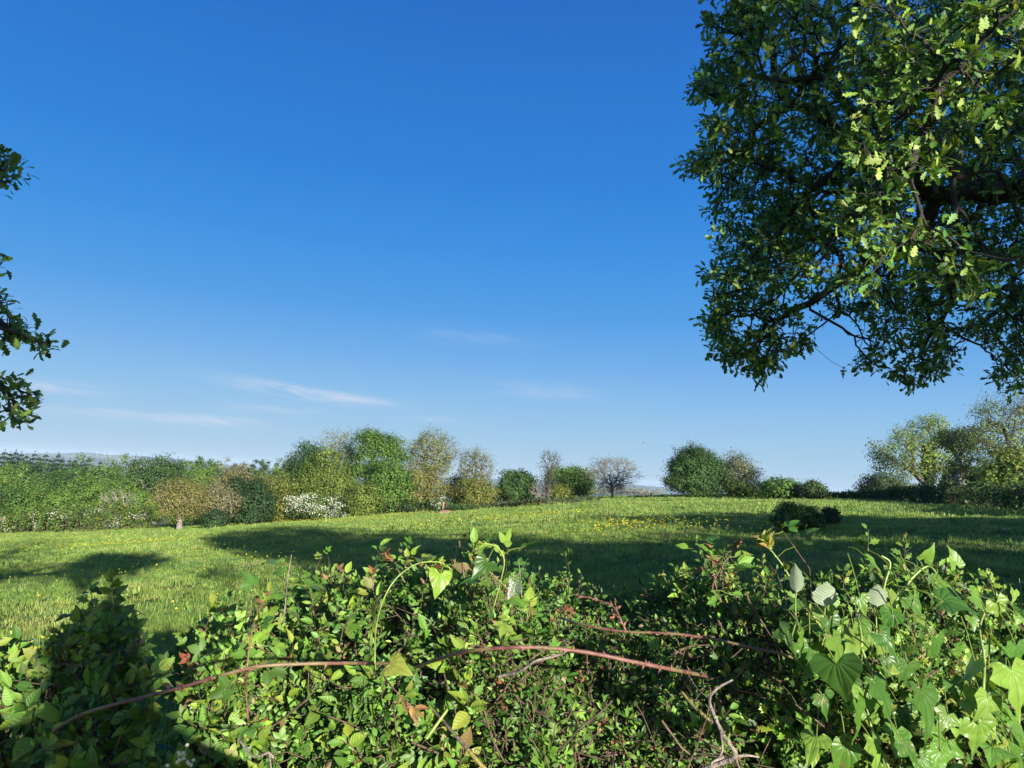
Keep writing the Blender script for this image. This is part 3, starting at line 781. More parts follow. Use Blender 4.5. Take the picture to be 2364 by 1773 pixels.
wd = [  # xc, ytop, width, dist, colours, words
    (10, 1068, 110, 200, G_BRIGHT, 'bright green tree under the conifers at the far left edge'),
    (95, 1078, 90, 195, G_DARK, 'dark green crown below the conifers left of the bright tree'),
    (150, 1062, 100, 205, G_MID, 'mid green crown below the row of low conifers'),
    (225, 1064, 90, 200, G_BRIGHT, 'fresh green rounded crown on the skyline below the blue hill'),
    (285, 1066, 80, 200, G_BRIGHT + OLIVE[:1], 'olive crown on the skyline left of the tall pale trunked tree'),
    (430, 1066, 90, 205, G_BRIGHT + OLIVE[:1], 'olive crown on the skyline right of the tall pale trunked tree'),
    (465, 1062, 60, 220, G_MID, 'small bumpy green crown poking above the skyline'),
    (500, 1070, 80, 210, G_BRIGHT + OLIVE[:1], 'yellowish crown behind the brown tree'),
    (545, 1070, 70, 200, BROWN, 'brown budding crown on the skyline above the ivy tree'),
    (596, 1066, 50, 190, G_BLUE, 'round bluish green crown standing alone on the skyline'),
    (640, 1078, 70, 185, G_BRIGHT + OLIVE[:1], 'yellow green crown filling in left of the big tree group'),
    (35, 1085, 110, 150, G_BRIGHT, 'large sunlit yellow green tree at the left edge of the photo'),
    (100, 1098, 90, 165, G_BLUE, 'blue green tree right of the large sunlit one'),
    (165, 1092, 95, 155, G_MID, 'green tree with flat tiers in the middle of the left wood'),
    (240, 1096, 110, 150, G_BRIGHT, 'yellow green tree over the round bush'),
    (300, 1092, 90, 160, G_MID, 'green tree left of the pale trunk'),
    (425, 1092, 100, 150, G_BRIGHT, 'fresh green tree right of the pale trunk'),
    (475, 1090, 80, 150, G_BRIGHT + OLIVE[:1], 'olive tree behind the orange tinted one'),
    (40, 1120, 120, 115, G_MID, 'mid green tree low at the left edge above the hawthorn hedge'),
    (120, 1135, 90, 112, G_BRIGHT, 'small bright tree behind the hawthorn hedge'),
    (195, 1108, 100, 118, G_BRIGHT, 'round bright green tree with a dark hollow under it'),
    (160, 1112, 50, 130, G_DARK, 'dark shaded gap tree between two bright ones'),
    (330, 1140, 70, 112, G_BRIGHT, 'low bright green bush tree under the tall pale trunk'),
    (295, 1118, 60, 125, G_BRIGHT + OLIVE[:1], 'olive thicket behind the bare pale tree'),
]
for i, (x, y, w_, d, cols, lab) in enumerate(wd):
    TP('broadleaf_tree', lab, x, y, w_ * 1.12, d, cols, group=WOOD, n=210, leaves_per=58, lsize=.0015 * d, spread=w_ * d / F * .06, crown_low=.12, seed=500 + i)
TP('pale_trunk_tree', 'tall dark green tree whose pale trunk shows below its crown', 362, 1056, 105, 135, G_DARK + G_MID, group=WOOD, n=220, leaves_per=54, lsize=0.218, spread=.6, crown_low=.42, bark='pale_bark', trunk_r=.33, r_tip=.03)

# --- single trees along the left edge of the field
def bare(name, label, xc, yt, w_, d, seed=1, n=420, cols=None, lp=0, bark='pale_bark', yb=None, **kw):
    kw.setdefault('crown_low', .28); kw.setdefault('k2', .45); kw.setdefault('wob', .12); kw.setdefault('tf', (.25, .4))
    return TP(name, label, xc, yt, w_, d, cols or BROWN, n=n, leaves_per=lp, bark=bark, seed=seed, yb=yb, **kw)


bare('bare_tree', 'small leafless pale grey tree in front of the left wood', 272, 1125, 78, 98, seed=21, n=260, r_tip=.022, trunk_r=.17, crown_low=.25)
TP('oak_tree', 'spreading orange brown budding tree with a short pale trunk', 418, 1112, 118, 84, ORANGE, n=230, leaves_per=39, lsize=0.133, spread=.42, crown_low=.3, bark='pale_bark', trunk_r=.24, cw=[1, 1, 1, 1.5])
TP('oak_tree', 'brown leaning tree beside the orange one over the low dark bush', 500, 1118, 95, 86, BROWN, n=230, leaves_per=18, lsize=.16, spread=.42, crown_low=.25, bark='pale_bark')
TP('ivy_tree', 'dark narrow tree smothered in ivy', 540, 1098, 46, 90, G_DARK, n=110, leaves_per=60, lsize=0.187, spread=.4, crown_low=.02)
TP('holly_tree', 'dark bushy evergreen right of the ivy covered tree', 585, 1118, 85, 88, G_DARK, n=140, leaves_per=60, lsize=0.187, spread=.45, crown_low=.02)
TP('olive_tree', 'yellow olive budding tree left of the big green group', 632, 1098, 100, 92, OLIVE + ORANGE[:1], n=200, leaves_per=45, lsize=0.156, spread=.5, crown_low=.05)
TP('brown_tree', 'rusty brown budding tree rising behind the ivy covered tree', 545, 1082, 90, 110, BROWN + ORANGE, n=220, leaves_per=16, lsize=.2, spread=.6, crown_low=.2)
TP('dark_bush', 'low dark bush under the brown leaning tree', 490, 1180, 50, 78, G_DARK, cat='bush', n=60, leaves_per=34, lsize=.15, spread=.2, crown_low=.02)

# --- the big group left of centre
TP('sycamore_tree', 'dark green tree at the left end of the big group', 706, 1026, 112, 98, G_DARK + G_MID, n=260, leaves_per=78, lsize=0.172, spread=.5, crown_low=.06,
   shape=[(0, 0, .78, .33, .22, .35), (-.12, 0, .5, .38, .28, .35), (.1, 0, .25, .36, .22, .3)])
TP('ash_tree', 'pale thin leaved tree top showing between two green trees', 782, 1000, 96, 104, PALE + G_LIGHT[:1], n=520, leaves_per=14, lsize=.16, spread=.45, crown_low=.3, bark='pale_bark', r_tip=.012, trunk_r=.28)
TP('maple_tree', 'yellow green tree in the middle of the big group', 752, 1050, 120, 93, G_BRIGHT + OLIVE, n=260, leaves_per=66, lsize=0.156, spread=.5, crown_low=.05)
TP('tall_tree', 'tallest fresh green tree of the big group', 868, 992, 122, 97, G_BRIGHT + G_MID, n=360, leaves_per=78, lsize=0.156, spread=.46, crown_low=.1,
   shape=[(-.14, 0, .90, .24, .09, .14), (.22, 0, .84, .26, .10, .14), (.42, 0, .70, .16, .08, .07), (-.05, 0, .76, .34, .10, .14), (-.26, 0, .56, .30, .13, .14), (.16, 0, .52, .34, .12, .14), (-.1, 0, .3, .40, .14, .14), (.25, 0, .2, .26, .14, .1)])
TP('leafy_tree', 'green tree hanging low under the tallest one', 900, 1070, 100, 92, G_MID + G_BRIGHT, n=200, leaves_per=51, lsize=0.187, spread=.5, crown_low=.03)
TP('leafy_tree', 'small yellowish tree at the foot of the big group', 838, 1120, 75, 88, OLIVE + G_BRIGHT, n=140, leaves_per=45, lsize=0.156, spread=.4, crown_low=.03)
TP('ash_tree', 'tall domed ash with thin young leaves', 996, 992, 112, 100, PALE + G_LIGHT[:1], n=900, leaves_per=9, lsize=.14, spread=.34, crown_low=.42, bark='bark', r_tip=.011, k2=.6, trunk_r=.32)
TP('oak_tree', 'rusty orange budding oak below the domed ash', 975, 1072, 135, 95, ORANGE + OLIVE[:2], n=280, leaves_per=36, lsize=0.156, spread=.5, crown_low=.04)
TP('oak_tree', 'olive brown tree low between the big group and the domed ash', 930, 1090, 70, 94, OLIVE + ORANGE, n=160, leaves_per=42, lsize=0.156, spread=.45, crown_low=.03)
TP('thin_tree', 'thin young leaved tree right of the domed ash', 1095, 1034, 88, 98, PALE, n=700, leaves_per=6, lsize=.13, spread=.34, crown_low=.3, bark='bark', r_tip=.010, k2=.6, trunk_r=.25)
TP('orange_tree', 'bushy orange and yellow green tree under the thin one', 1100, 1105, 92, 92, ORANGE[:2] + OLIVE + OLIVE, n=200, leaves_per=42, lsize=0.148, spread=.42, crown_low=.02)
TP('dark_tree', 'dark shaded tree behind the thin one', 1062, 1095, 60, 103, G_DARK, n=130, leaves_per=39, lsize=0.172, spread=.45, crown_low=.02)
TP('bare_thicket', 'grey brown leafless thicket left of the round green trees', 1130, 1118, 90, 125, BROWN + GREY, cat='thicket', n=300, leaves_per=6, lsize=.16, spread=.4, crown_low=.05, bark='pale_bark', r_tip=.02)
TP('round_tree', 'round green tree left of the dead one', 1192, 1088, 88, 103, G_BLUE + G_MID, n=230, leaves_per=54, lsize=0.187, spread=.42, crown_low=.02)
TP('round_tree', 'round green tree right of the dead one', 1316, 1077, 115, 106, G_BRIGHT + G_MID, n=280, leaves_per=54, lsize=0.187, spread=.45, crown_low=.02)
TP('olive_bush', 'yellow olive bush at the foot of the dead tree', 1290, 1120, 60, 100, OLIVE, cat='bush', n=110, leaves_per=39, lsize=0.133, spread=.3, crown_low=.02)
bare('dead_tree', 'dead bare tree rising between two round green trees', 1268, 1034, 66, 98, seed=43, n=420, r_tip=.011, trunk_r=.10, crown_low=.12, shape=[(0, 0, .72, .42, .28, .7), (-.15, 0, .35, .5, .16, .3)], cols=GREY, lp=2, lsize=.12, spread=.3, bark='bark')
bare('dead_bush', 'grey tangled leafless bush left of the dead tree', 1248, 1115, 60, 99, seed=44, n=220, r_tip=.02, trunk_r=.1, crown_low=.05)
bare('bare_tree', 'leafless rounded grey brown tree standing alone in the centre', 1414, 1052, 116, 96, seed=47, n=2600, r_tip=.009, trunk_r=.12, crown_low=.12, shape=[(0, 0, .62, .5, .38, .75), (0, 0, .32, .34, .2, .25)], bark='grey_bark', k2=.6, wob=.08, tf=(.3, .5), cols=BROWN, lp=1, lsize=.11, spread=.2)
TP('bare_thicket', 'brown leafless thicket behind the lone bare tree', 1440, 1122, 190, 118, BROWN, cat='thicket', n=420, leaves_per=3, lsize=.14, spread=.4, crown_low=.05, bark='pale_bark', r_tip=.018)
TP('dense_tree', 'large dense dark green tree right of centre', 1604, 1030, 126, 84, G_MID + G_DARK, n=460, leaves_per=90, lsize=0.133, spread=.38, crown_low=.02, bark='bark',
   shape=[(.02, 0, .80, .30, .19, .2), (-.1, 0, .55, .40, .26, .3), (.16, 0, .5, .36, .28, .25), (0, 0, .25, .5, .24, .3)])
TP('grey_tree', 'grey green thin leaved tree behind the large dense one', 1697, 1053, 100, 95, PALE + GREY, n=620, leaves_per=16, lsize=.15, r_tip=.011, spread=.34, crown_low=.1, bark='pale_bark')
TP('olive_bush', 'wide low yellow green bush right of the large dense tree', 1720, 1115, 110, 84, OLIVE + G_MID, cat='bush', n=150, leaves_per=28, lsize=.16, spread=.32, crown_low=.02)
TP('small_tree', 'small bright green tree on the skyline of the field', 1805, 1107, 76, 74, G_BRIGHT + G_MID, n=170, leaves_per=45, lsize=0.148, spread=.3, crown_low=.04)
TP('small_tree', 'smallest round green tree on the skyline of the field', 1881, 1114, 42, 72, G_MID + GREY, n=110, leaves_per=48, lsize=0.140, spread=.25, crown_low=.04)
TP('grey_bush', 'rounded grey green bush left of the ivy trunk tree', 2034, 1095, 90, 92, GREY + G_DARK, cat='bush', n=200, leaves_per=51, lsize=0.140, spread=.34, crown_low=.02)
TP('grey_bush', 'smaller thin grey bush by the foot of the ivy trunk tree', 2095, 1118, 55, 90, GREY + PALE, cat='bush', n=130, leaves_per=14, lsize=.16, spread=.28, crown_low=.02)


def ivy(t, tp, td, g, base, c, pts):
    n = 2600; z = g.uniform(0, 1, n) ** 1.2; a = g.uniform(0, 2 * PI, n)
    q = (.95 - .5 * z) * g.uniform(.4, 1, n) * (1 + .2 * np.sin(z * 18 + a))
    P = base + np.stack([q * np.cos(a), q * np.sin(a), z * 5.4], -1)
    V, Fq, C_, U = leaves(T_FAR, P, unit(g.normal(0, 1, (n, 3))), unit(np.stack([np.cos(a), np.sin(a), .4 + 0 * a], -1) + g.normal(0, .4, (n, 3))), g.uniform(.12, .22, n), palette(n, G_DARK, g=g))
    tag(mk('ivy', V, Fq, M['far_leaf'], t, col=C_), 'dark ivy thickly covering the trunk')


TP('ivy_trunk_tree', 'wide spreading light green tree with a thick dark ivy covered trunk', 2140, 952, 230, 82, G_LIGHT, n=800, leaves_per=16, lsize=.13, spread=.3, crown_low=.2, bark='bark', r_tip=.008, trunk_r=.38, extra=ivy,
   shape=[(.03, 0, .80, .17, .19, .22), (-.2, 0, .66, .14, .19, .14), (-.42, 0, .52, .10, .14, .08), (-.28, 0, .36, .20, .14, .14), (.16, 0, .56, .18, .24, .2), (-.04, 0, .48, .18, .22, .14), (.22, 0, .28, .16, .14, .08)])
TP('leaning_tree', 'leaning tree with a pale broken trunk and fresh green top', 2226, 985, 92, 74, G_LIGHT, n=300, leaves_per=18, lsize=.13, spread=.3, crown_low=.42, bark='pale_bark', r_tip=.02, trunk_r=.34, lean=(-1.4, 0),
   shape=[(-.1, 0, .82, .45, .16, .7), (.1, 0, .5, .4, .14, .3)])
TP('tall_thin_tree', 'tall thinly leaved tree at the right edge below the oak', 2370, 905, 215, 68, G_LIGHT + PALE, n=1300, leaves_per=12, lsize=.11, spread=.3, crown_low=.25, bark='bark', r_tip=.009, k2=.6, trunk_r=.3)
TP('hazel_bush', 'yellow green bush at the right edge behind the dark hedge', 2340, 1050, 120, 62, OLIVE + G_BRIGHT, cat='bush', n=220, leaves_per=30, lsize=.16, spread=.32, crown_low=.03)
TP('dark_bush', 'dark green bush behind the hedge beside the leaning tree', 2290, 1078, 90, 66, G_DARK + G_MID, cat='bush', n=180, leaves_per=30, lsize=.16, spread=.32, crown_low=.03)
TP('dark_bush', 'greenish bush between the ivy trunk and the leaning tree', 2205, 1082, 60, 76, G_MID + OLIVE, cat='bush', n=120, leaves_per=20, lsize=.16, spread=.32, crown_low=.03)
TP('round_bush', 'small bright leafed bush at the right edge near the hedge end', 2350, 1128, 50, 48, OLIVE, cat='bush', n=90, leaves_per=30, lsize=.1, spread=.16, crown_low=.03)


# --- hedges round the field
def hedge(name, label, ctrl, hts, wid, cols, n, lsize, cat='hedge', group=None, seed=3, blossom=0, bl_spots=None, stem=200):
    g = np.random.default_rng(seed)
    C_ = catmull(ctrl, 12); hh = np.interp(np.linspace(0, 1, len(C_)), np.linspace(0, 1, len(hts)), hts)
    t = thing(name, C_[len(C_) // 2] * [1, 1, 0] + [0, 0, float(hgt(*C_[len(C_) // 2][:2]))], label, cat, group)
    u_ = g.uniform(0, len(C_) - 1.001, n); i = u_.astype(int); fr = (u_ - i)[:, None]
    P = C_[i] * (1 - fr) + C_[i + 1] * fr; H_ = hh[i] * (1 - fr[:, 0]) + hh[i + 1] * fr[:, 0]
    T = unit((C_[i + 1] - C_[i]) * [1, 1, 0]); S = np.stack([-T[:, 1], T[:, 0], 0 * T[:, 0]], -1)
    a = g.uniform(-.1, PI + .1, n); q = g.uniform(.55, 1, n) ** .5
    bump = 1 + .18 * np.sin(u_ * 1.7) + .12 * np.sin(u_ * 4.1 + 1) + .08 * np.sin(u_ * 9)
    P = P + S * (np.cos(a) * q * wid * bump)[:, None]
    zz = np.clip(np.sin(a), 0, 1) ** .7 * q * H_ * bump
    P[:, 2] = hgt(P[:, 0], P[:, 1]) + zz
    nr = unit(S * np.cos(a)[:, None] + np.array([0, 0, 1]) * np.sin(a)[:, None] + g.normal(0, .55, (n, 3)))
    P = P + g.normal(0, lsize * .6, (n, 3))
    V, Fq, Cc, U = leaves(T_FAR, P, unit(g.normal(0, 1, (n, 3))), nr, lsize * g.uniform(.6, 1.4, n), palette(n, cols, g=g, jit=.13))
    mk('foliage', V, Fq, M['far_leaf'], t, col=Cc)
    # stems
    k = g.integers(0, len(C_), stem); b = C_[k] + g.normal(0, wid * .4, (stem, 3)) * [1, 1, 0]; b[:, 2] = hgt(b[:, 0], b[:, 1])
    tpz = b + g.normal(0, wid * .35, (stem, 3)) * [1, 1, 0] + np.stack([0 * k, 0 * k, hh[k] * g.uniform(.7, 1.12, stem)], -1)
    PL = b[:, None] * (1 - np.linspace(0, 1, 4))[None, :, None] + tpz[:, None] * np.linspace(0, 1, 4)[None, :, None] + g.normal(0, .08, (stem, 4, 3))
    V, Fq = tubes(PL, np.tile(np.array([.03, .022, .014, .006]), (stem, 1)), 4)
    mk('woody_growth', V, Fq, M['bark'], t)
    if bl_spots is not None:
        BP = []
        for (bx, by, sx, sz, m_) in bl_spots:
            p = at(bx, by, 1.0); v = ray(bx, by); v = v / math.hypot(v[0], v[1])
            # where the line of sight meets the hedge line
            dd = np.hypot(C_[:, 0], C_[:, 1]); aa = np.arctan2(C_[:, 0], C_[:, 1]); j = np.argmin(np.abs(aa - math.atan2(v[0], v[1])))
            q_ = EYE + v * (dd[j] - wid * .9)
            m_ = int(m_ * .55); BP.append(q_ + g.normal(0, 1, (m_, 3)) * [sx, .35, sz])
        BP = np.concatenate(BP); m_ = len(BP)
        V, Fq, Cc, U = leaves(T_FAR, BP, unit(g.normal(0, 1, (m_, 3)) + [.8, 0, .2]), unit(g.normal(0, .5, (m_, 3)) + [.2, -1, .6]), .10 * g.uniform(.6, 1.4, m_), palette(m_, [(.6, .58, .50), (.4, .44, .3)], g=g, jit=.1))
        mk('blossom', V, Fq, M['blossom'], t, col=Cc)
    return t


pts = [onground(x, y) for x, y in ((-160, 1246), (0, 1234), (130, 1232), (250, 1228), (345, 1222))]
for p in pts: p[:2] *= 1.03
hedge('hawthorn_hedge', 'olive hawthorn hedge with white blossom along the left end of the field', pts, [3.0, 2.8, 2.6, 3.0, 2.3], 1.3, G_MID + OLIVE[:2], 11000, .17, seed=4,
      bl_spots=[(6, 1200, .3, .45, 130), (14, 1222, .3, .25, 70), (84, 1212, .35, .28, 150), (78, 1190, .25, .35, 60), (124, 1186, .3, .28, 100), (152, 1192, .35, .2, 100), (205, 1186, .25, .25, 60), (232, 1178, .3, .15, 40), (266, 1205, .4, .25, 130), (255, 1215, .25, .15, 40), (330, 1190, .5, .2, 130), (308, 1192, .3, .15, 50), (138, 1212, .6, .15, 40)])
pts = [onground(x, y) for x, y in ((455, 1212), (560, 1212), (660, 1206), (760, 1200))]
hedge('low_hedge', 'low dark hedge along the field edge under the ivy covered tree', pts, [.5, .7, .8, .8], .5, G_DARK + OLIVE, 4500, .12, seed=5)
pts = [onground(x, y) for x, y in ((770, 1200), (860, 1190), (960, 1184), (1090, 1180))]
hedge('nettle_bank', 'leafy green bank of nettles at the foot of the big group', pts, [.7, 1.5, 1.3, .5], 1.1, G_MID + G_BLUE, 7000, .14, cat='bank', seed=6)
pts = [onground(x, y) for x, y in ((1040, 1180), (1150, 1174), (1250, 1168), (1380, 1160))]
hedge('low_hedge', 'low brown and green hedge between the orange tree and the lone bare tree', pts, [.5, .6, .7, .5], .5, G_DARK + BROWN + G_MID, 6000, .12, seed=7)
pts = [onground(x, y) for x, y in ((1780, 1153), (1850, 1152), (1940, 1150))]
pts = [onaz(1868, 1150, 82), onaz(1960, 1150, 76), onaz(2080, 1150, 70), onaz(2200, 1155, 62), onaz(2330, 1165, 50), onaz(2480, 1180, 40), onaz(2640, 1180, 34)]
hedge('field_hedge', 'long dark hedge running in from the right edge of the field', pts, [.35, .6, 1.1, 1.3, 1.25, 1.3, 1.4], .8, G_DARK + G_MID + [(.07, .08, .03)], 26000, .12, seed=8, stem=700)

g = np.random.default_rng(77)
# hawthorn in full white blossom
def bloom(t, tp, td, g, base, c, pts):
    n = len(tp); sel = tp[(g.random(n) < .62) & (tp[:, 2] > base[2] + .45 * (c[2] - base[2]))]
    m_ = len(sel) * 26
    P = np.repeat(sel, 26, 0) + g.normal(0, 1, (m_, 3)) * [.3, .25, .13] + [0, -.15, .1]
    V, Fq, Cc, U = leaves(T_FAR, P, unit(g.normal(0, 1, (m_, 3)) + [1, 0, .3]), unit(g.normal(0, .5, (m_, 3)) + [.3, -1, .6]), .10 * g.uniform(.6, 1.4, m_), palette(m_, [(.68, .67, .60), (.42, .46, .32)], g=g, jit=.1))
    mk('blossom', V, Fq, M['blossom'], t, col=Cc)


TP('hawthorn_tree', 'round hawthorn covered in white blossom in front of the big group', 728, 1140, 128, 78, G_MID + OLIVE[:1], yb=1203, n=170, leaves_per=26, lsize=.14, spread=.3, crown_low=.03, extra=bloom)


def bloom2(t, tp, td, g, base, c, pts):
    sel = tp[g.random(len(tp)) < .5]; m_ = len(sel) * 20
    P = np.repeat(sel, 20, 0) + g.normal(0, .16, (m_, 3))
    V, Fq, Cc, U = leaves(T_FAR, P, unit(g.normal(0, 1, (m_, 3))), unit(g.normal(0, .5, (m_, 3)) + [0, -1, .6]), .11 * g.uniform(.6, 1.4, m_), palette(m_, [(.5, .52, .40), (.4, .44, .3)], g=g, jit=.1))
    mk('blossom', V, Fq, M['blossom'], t, col=Cc)


TP('hawthorn_tree', 'small pale flowering hawthorn beside the bare earth patch', 1012, 1145, 36, 84, G_MID, group=None, n=40, leaves_per=16, lsize=.12, spread=.18, crown_low=.05, extra=bloom2)
TP('bramble_bush', 'dark rounded bramble bush standing in the shaded field', 1842, 1157, 108, 30, G_MID, cat='bush', group=None, yb=1226, n=420, leaves_per=40, lsize=.05, spread=.075, crown_low=.0, low=-.9, shape=[(-.05, 0, .32, .46, .34, .45), (-.18, 0, .66, .24, .26, .25), (.16, 0, .52, .26, .28, .2), (.36, 0, .25, .2, .25, .1)])
TP('bramble_bush', 'small dark bush at the right of the rounded one in the field', 1915, 1186, 32, 30, G_DARK, cat='bush', group=None, yb=1219, n=90, leaves_per=30, lsize=.06, spread=.08, crown_low=.02, low=-.3)


# --- bare earth, molehill, post
def mound(name, label, cat, p, rx, ry, h, mat, g, n=28):
    a = np.arange(n) / n * 2 * PI; V = [[p[0], p[1], p[2] + h]]
    R_ = np.linspace(0, 1, 12)[1:]
    for q in R_:
        rr = q * (1 + .18 * np.sin(a * 3 + 1) + .1 * np.sin(a * 5))
        x = p[0] + rx * rr * np.cos(a); y = p[1] + ry * rr * np.sin(a)
        z = hgt(x, y) + h * (1 - q ** 2) * (1 + g.normal(0, .16, n)) - .03 * q
        V += np.stack([x, y, z], -1).tolist()
    idx = np.arange(1, 1 + 11 * n).reshape(11, n); nx = np.roll(idx, -1, 1)
    Fq = np.stack([idx[:-1], idx[1:], nx[1:], nx[:-1]], -1).reshape(-1, 4)
    Ft = np.stack([np.zeros(n, int), idx[0], nx[0]], -1)
    return tag(mk(name, np.array(V), [Fq, Ft], mat), label, cat)


M['soil'] = simple_mat('dark soil', (.035, .026, .022), .95, scale=25)
M['red_soil'] = simple_mat('red earth', (.27, .17, .10), .95, scale=4)
mound('molehill', 'small dark molehill in the short grass behind the hedge', 'molehill', onground(352, 1406), .2, .16, .07, M['soil'], g)
p = onground(1024, 1186)
mound('earth_mound', 'bare reddish earth patch beside the post at the far field edge', 'earth patch', p, .95, .7, .32, M['red_soil'], g)
q = onground(1022, 1182)
V, Fq = tubes(np.array([[q - [0, 0, .3], q + [0, 0, .5], q + [.03, 0, 1.05], q + [.03, 0, 1.07]]]), np.array([[.1, .09, .085, .03]]), 8)
tag(mk('wooden_post', V, Fq, simple_mat('weathered post', (.30, .16, .09))), 'short reddish wooden post standing in the bare earth patch', 'post')
# short posts under the trees
for (x, y, lab) in ((640, 1203, 'grey post left of the blossoming hawthorn'), (742, 1198, 'grey post right of the blossoming hawthorn')):
    pass

# ------------------------------------------------------------------ far country
g = np.random.default_rng(91)
n = 9000
r_ = np.sqrt(g.uniform(900 ** 2, 9300 ** 2, n)); a = np.radians(g.uniform(-38, 38, n)); x, y = r_ * np.sin(a), r_ * np.cos(a)
keep = (np.sin(x * .004 + 2 * np.sin(y * .0021)) * np.sin(y * .005 + x * .001) > .15) | (np.abs(np.sin(x * .006 + y * .002)) < .06) | (np.abs(np.sin(y * .0055 - x * .0013)) < .07)
x, y = x[keep], y[keep]; n = len(x)
k = 14
P = np.repeat(np.stack([x, y, hgt(x, y) + 4], -1), k, 0) + g.normal(0, 1, (n * k, 3)) * [9, 9, 2.6]
V, Fq, Cc, U = leaves(T_FAR, P, unit(g.normal(0, 1, (n * k, 3)) * [1, 1, .3]), unit(g.normal(0, .6, (n * k, 3)) + [0, -.6, .8]), g.uniform(4, 9, n * k), palette(n * k, G_DARK + G_MID, g=g))
tag(mk('distant_woodland', V, Fq, M['far_leaf'], col=Cc), kind='stuff')

M['render_wall'] = simple_mat('white rendered wall', (.78, .76, .72)); M['slate'] = simple_mat('grey slate roof', (.16, .16, .18)); M['rust_roof'] = simple_mat('reddish tiled roof', (.34, .17, .11)); M['pane'] = simple_mat('dark window', (.03, .035, .05), .2)


def house(name, label, cat, px, py, w_, dp, h, roof, d, rz=0.2, wins=3):
    b = onaz(px, py, d)
    v = ray(px, py); zt_ = EYE[2] + d * v[2] / math.hypot(v[0], v[1])
    t = thing(name, b, label, cat, 'far buildings in the valley')
    c, s = math.cos(rz), math.sin(rz)
    def loc(V): V = np.array(V, float); return np.stack([V[:, 0] * c - V[:, 1] * s, V[:, 0] * s + V[:, 1] * c, V[:, 2]], -1) + b
    x0, y0, e = w_ / 2, dp / 2, h
    Vw = [[-x0, -y0, -2], [x0, -y0, -2], [x0, y0, -2], [-x0, y0, -2], [-x0, -y0, e], [x0, -y0, e], [x0, y0, e], [-x0, y0, e], [-x0, 0, e + dp * .38], [x0, 0, e + dp * .38]]
    mk('wall', loc(Vw), [np.array([[0, 1, 5, 4], [1, 2, 6, 5], [2, 3, 7, 6], [3, 0, 4, 7]]), np.array([[5, 6, 9], [7, 4, 8]])], M['render_wall'], t)
    o_ = .5; ez = e - o_ * .5; rz_ = e + dp * .38 + .15
    Vr = [[-x0 - o_, -y0 - o_, ez], [x0 + o_, -y0 - o_, ez], [x0 + o_, 0, rz_], [-x0 - o_, 0, rz_], [-x0 - o_, y0 + o_, ez], [x0 + o_, y0 + o_, ez]]
    Vr = Vr + [[a_, b_, c_ + .3] for a_, b_, c_ in Vr]
    mk('roof', loc(Vr), np.array([[6, 7, 8, 9], [9, 8, 11, 10], [0, 3, 2, 1], [3, 4, 5, 2], [0, 1, 7, 6], [4, 10, 11, 5]]), roof, t)
    for i in range(wins):
        cx = -x0 + w_ * (i + .5) / wins
        mk('window', loc([[cx - .6, -y0 - .03, 1], [cx + .6, -y0 - .03, 1], [cx + .6, -y0 - .03, 2.4], [cx - .6, -y0 - .03, 2.4]]), np.array([[0, 1, 2, 3]]), M['pane'], t)


house('farmhouse', 'tiny white house in the valley just left of the large dense tree', 'house', 1509, 1138, 16, 10, 8, M['slate'], 5200, .1, 4)
house('barn', 'long low white barn in the valley right of the lone bare tree', 'barn', 1480, 1146, 30, 14, 5, M['slate'], 4300, .15, 5)
house('farmhouse', 'reddish roofed house in the valley above the long barn', 'house', 1499, 1139, 18, 10, 7, M['rust_roof'], 5000, -.2, 3)
house('barn', 'pale barn lower in the valley between bare tree and dense tree', 'barn', 1498, 1151, 26, 12, 5, M['slate'], 4000, .3, 4)
house('farmhouse', 'tiny white house in the far plain right of the thin tree', 'house', 1139, 1106, 18, 11, 8, M['slate'], 5600, .1, 3)
house('barn', 'tiny pale barn in the far plain beside the white house', 'barn', 1127, 1107, 26, 12, 6, M['slate'], 5700, .1, 3)


M['turbine'] = simple_mat('pale grey steel', (.42, .44, .46))
# wind turbines on the blue hill
def turbine(px, py, lab, rot):
    d = 9000; b = onaz(px, py, d); v = ray(px, py); hz = 27
    t = thing('wind_turbine', b, lab, 'wind turbine', 'wind turbines on the blue hill')
    V, Fq = tubes(np.array([[b - [0, 0, 3], b + [0, 0, hz * .5], b + [0, 0, hz]]]), np.array([[1.5, 1.2, .9]]), 8)
    mk('tower', V, Fq, M['turbine'], t)
    hb_ = b + [0, -2.5, hz]
    V, Fq = tubes(np.array([[hb_ + [0, 6, 0], hb_, hb_ - [0, 2.5, 0]]]), np.array([[2, 2.2, .6]]), 8); mk('nacelle', V, Fq, M['turbine'], t)
    for k in range(3):
        a_ = rot + k * 2.0944; dd = np.array([math.sin(a_), 0, math.cos(a_)])
        V, Fq = tubes(np.array([[hb_, hb_ + dd * 5, hb_ + dd * 15]]), np.array([[1.4, 1.6, .4]]), 5); mk('blade', V, Fq, M['turbine'], t)


for i, (px, lab) in enumerate(((222, 'pale wind turbine on the blue hill, leftmost of the visible five'), (240, 'pale wind turbine second from the left on the blue hill'), (254, 'pale wind turbine in the middle of the blue hill row'), (283, 'brightest white wind turbine right of the hill top'), (300, 'pale wind turbine at the right end of the blue hill row'))):
    turbine(px, 1058, lab, i * .7)


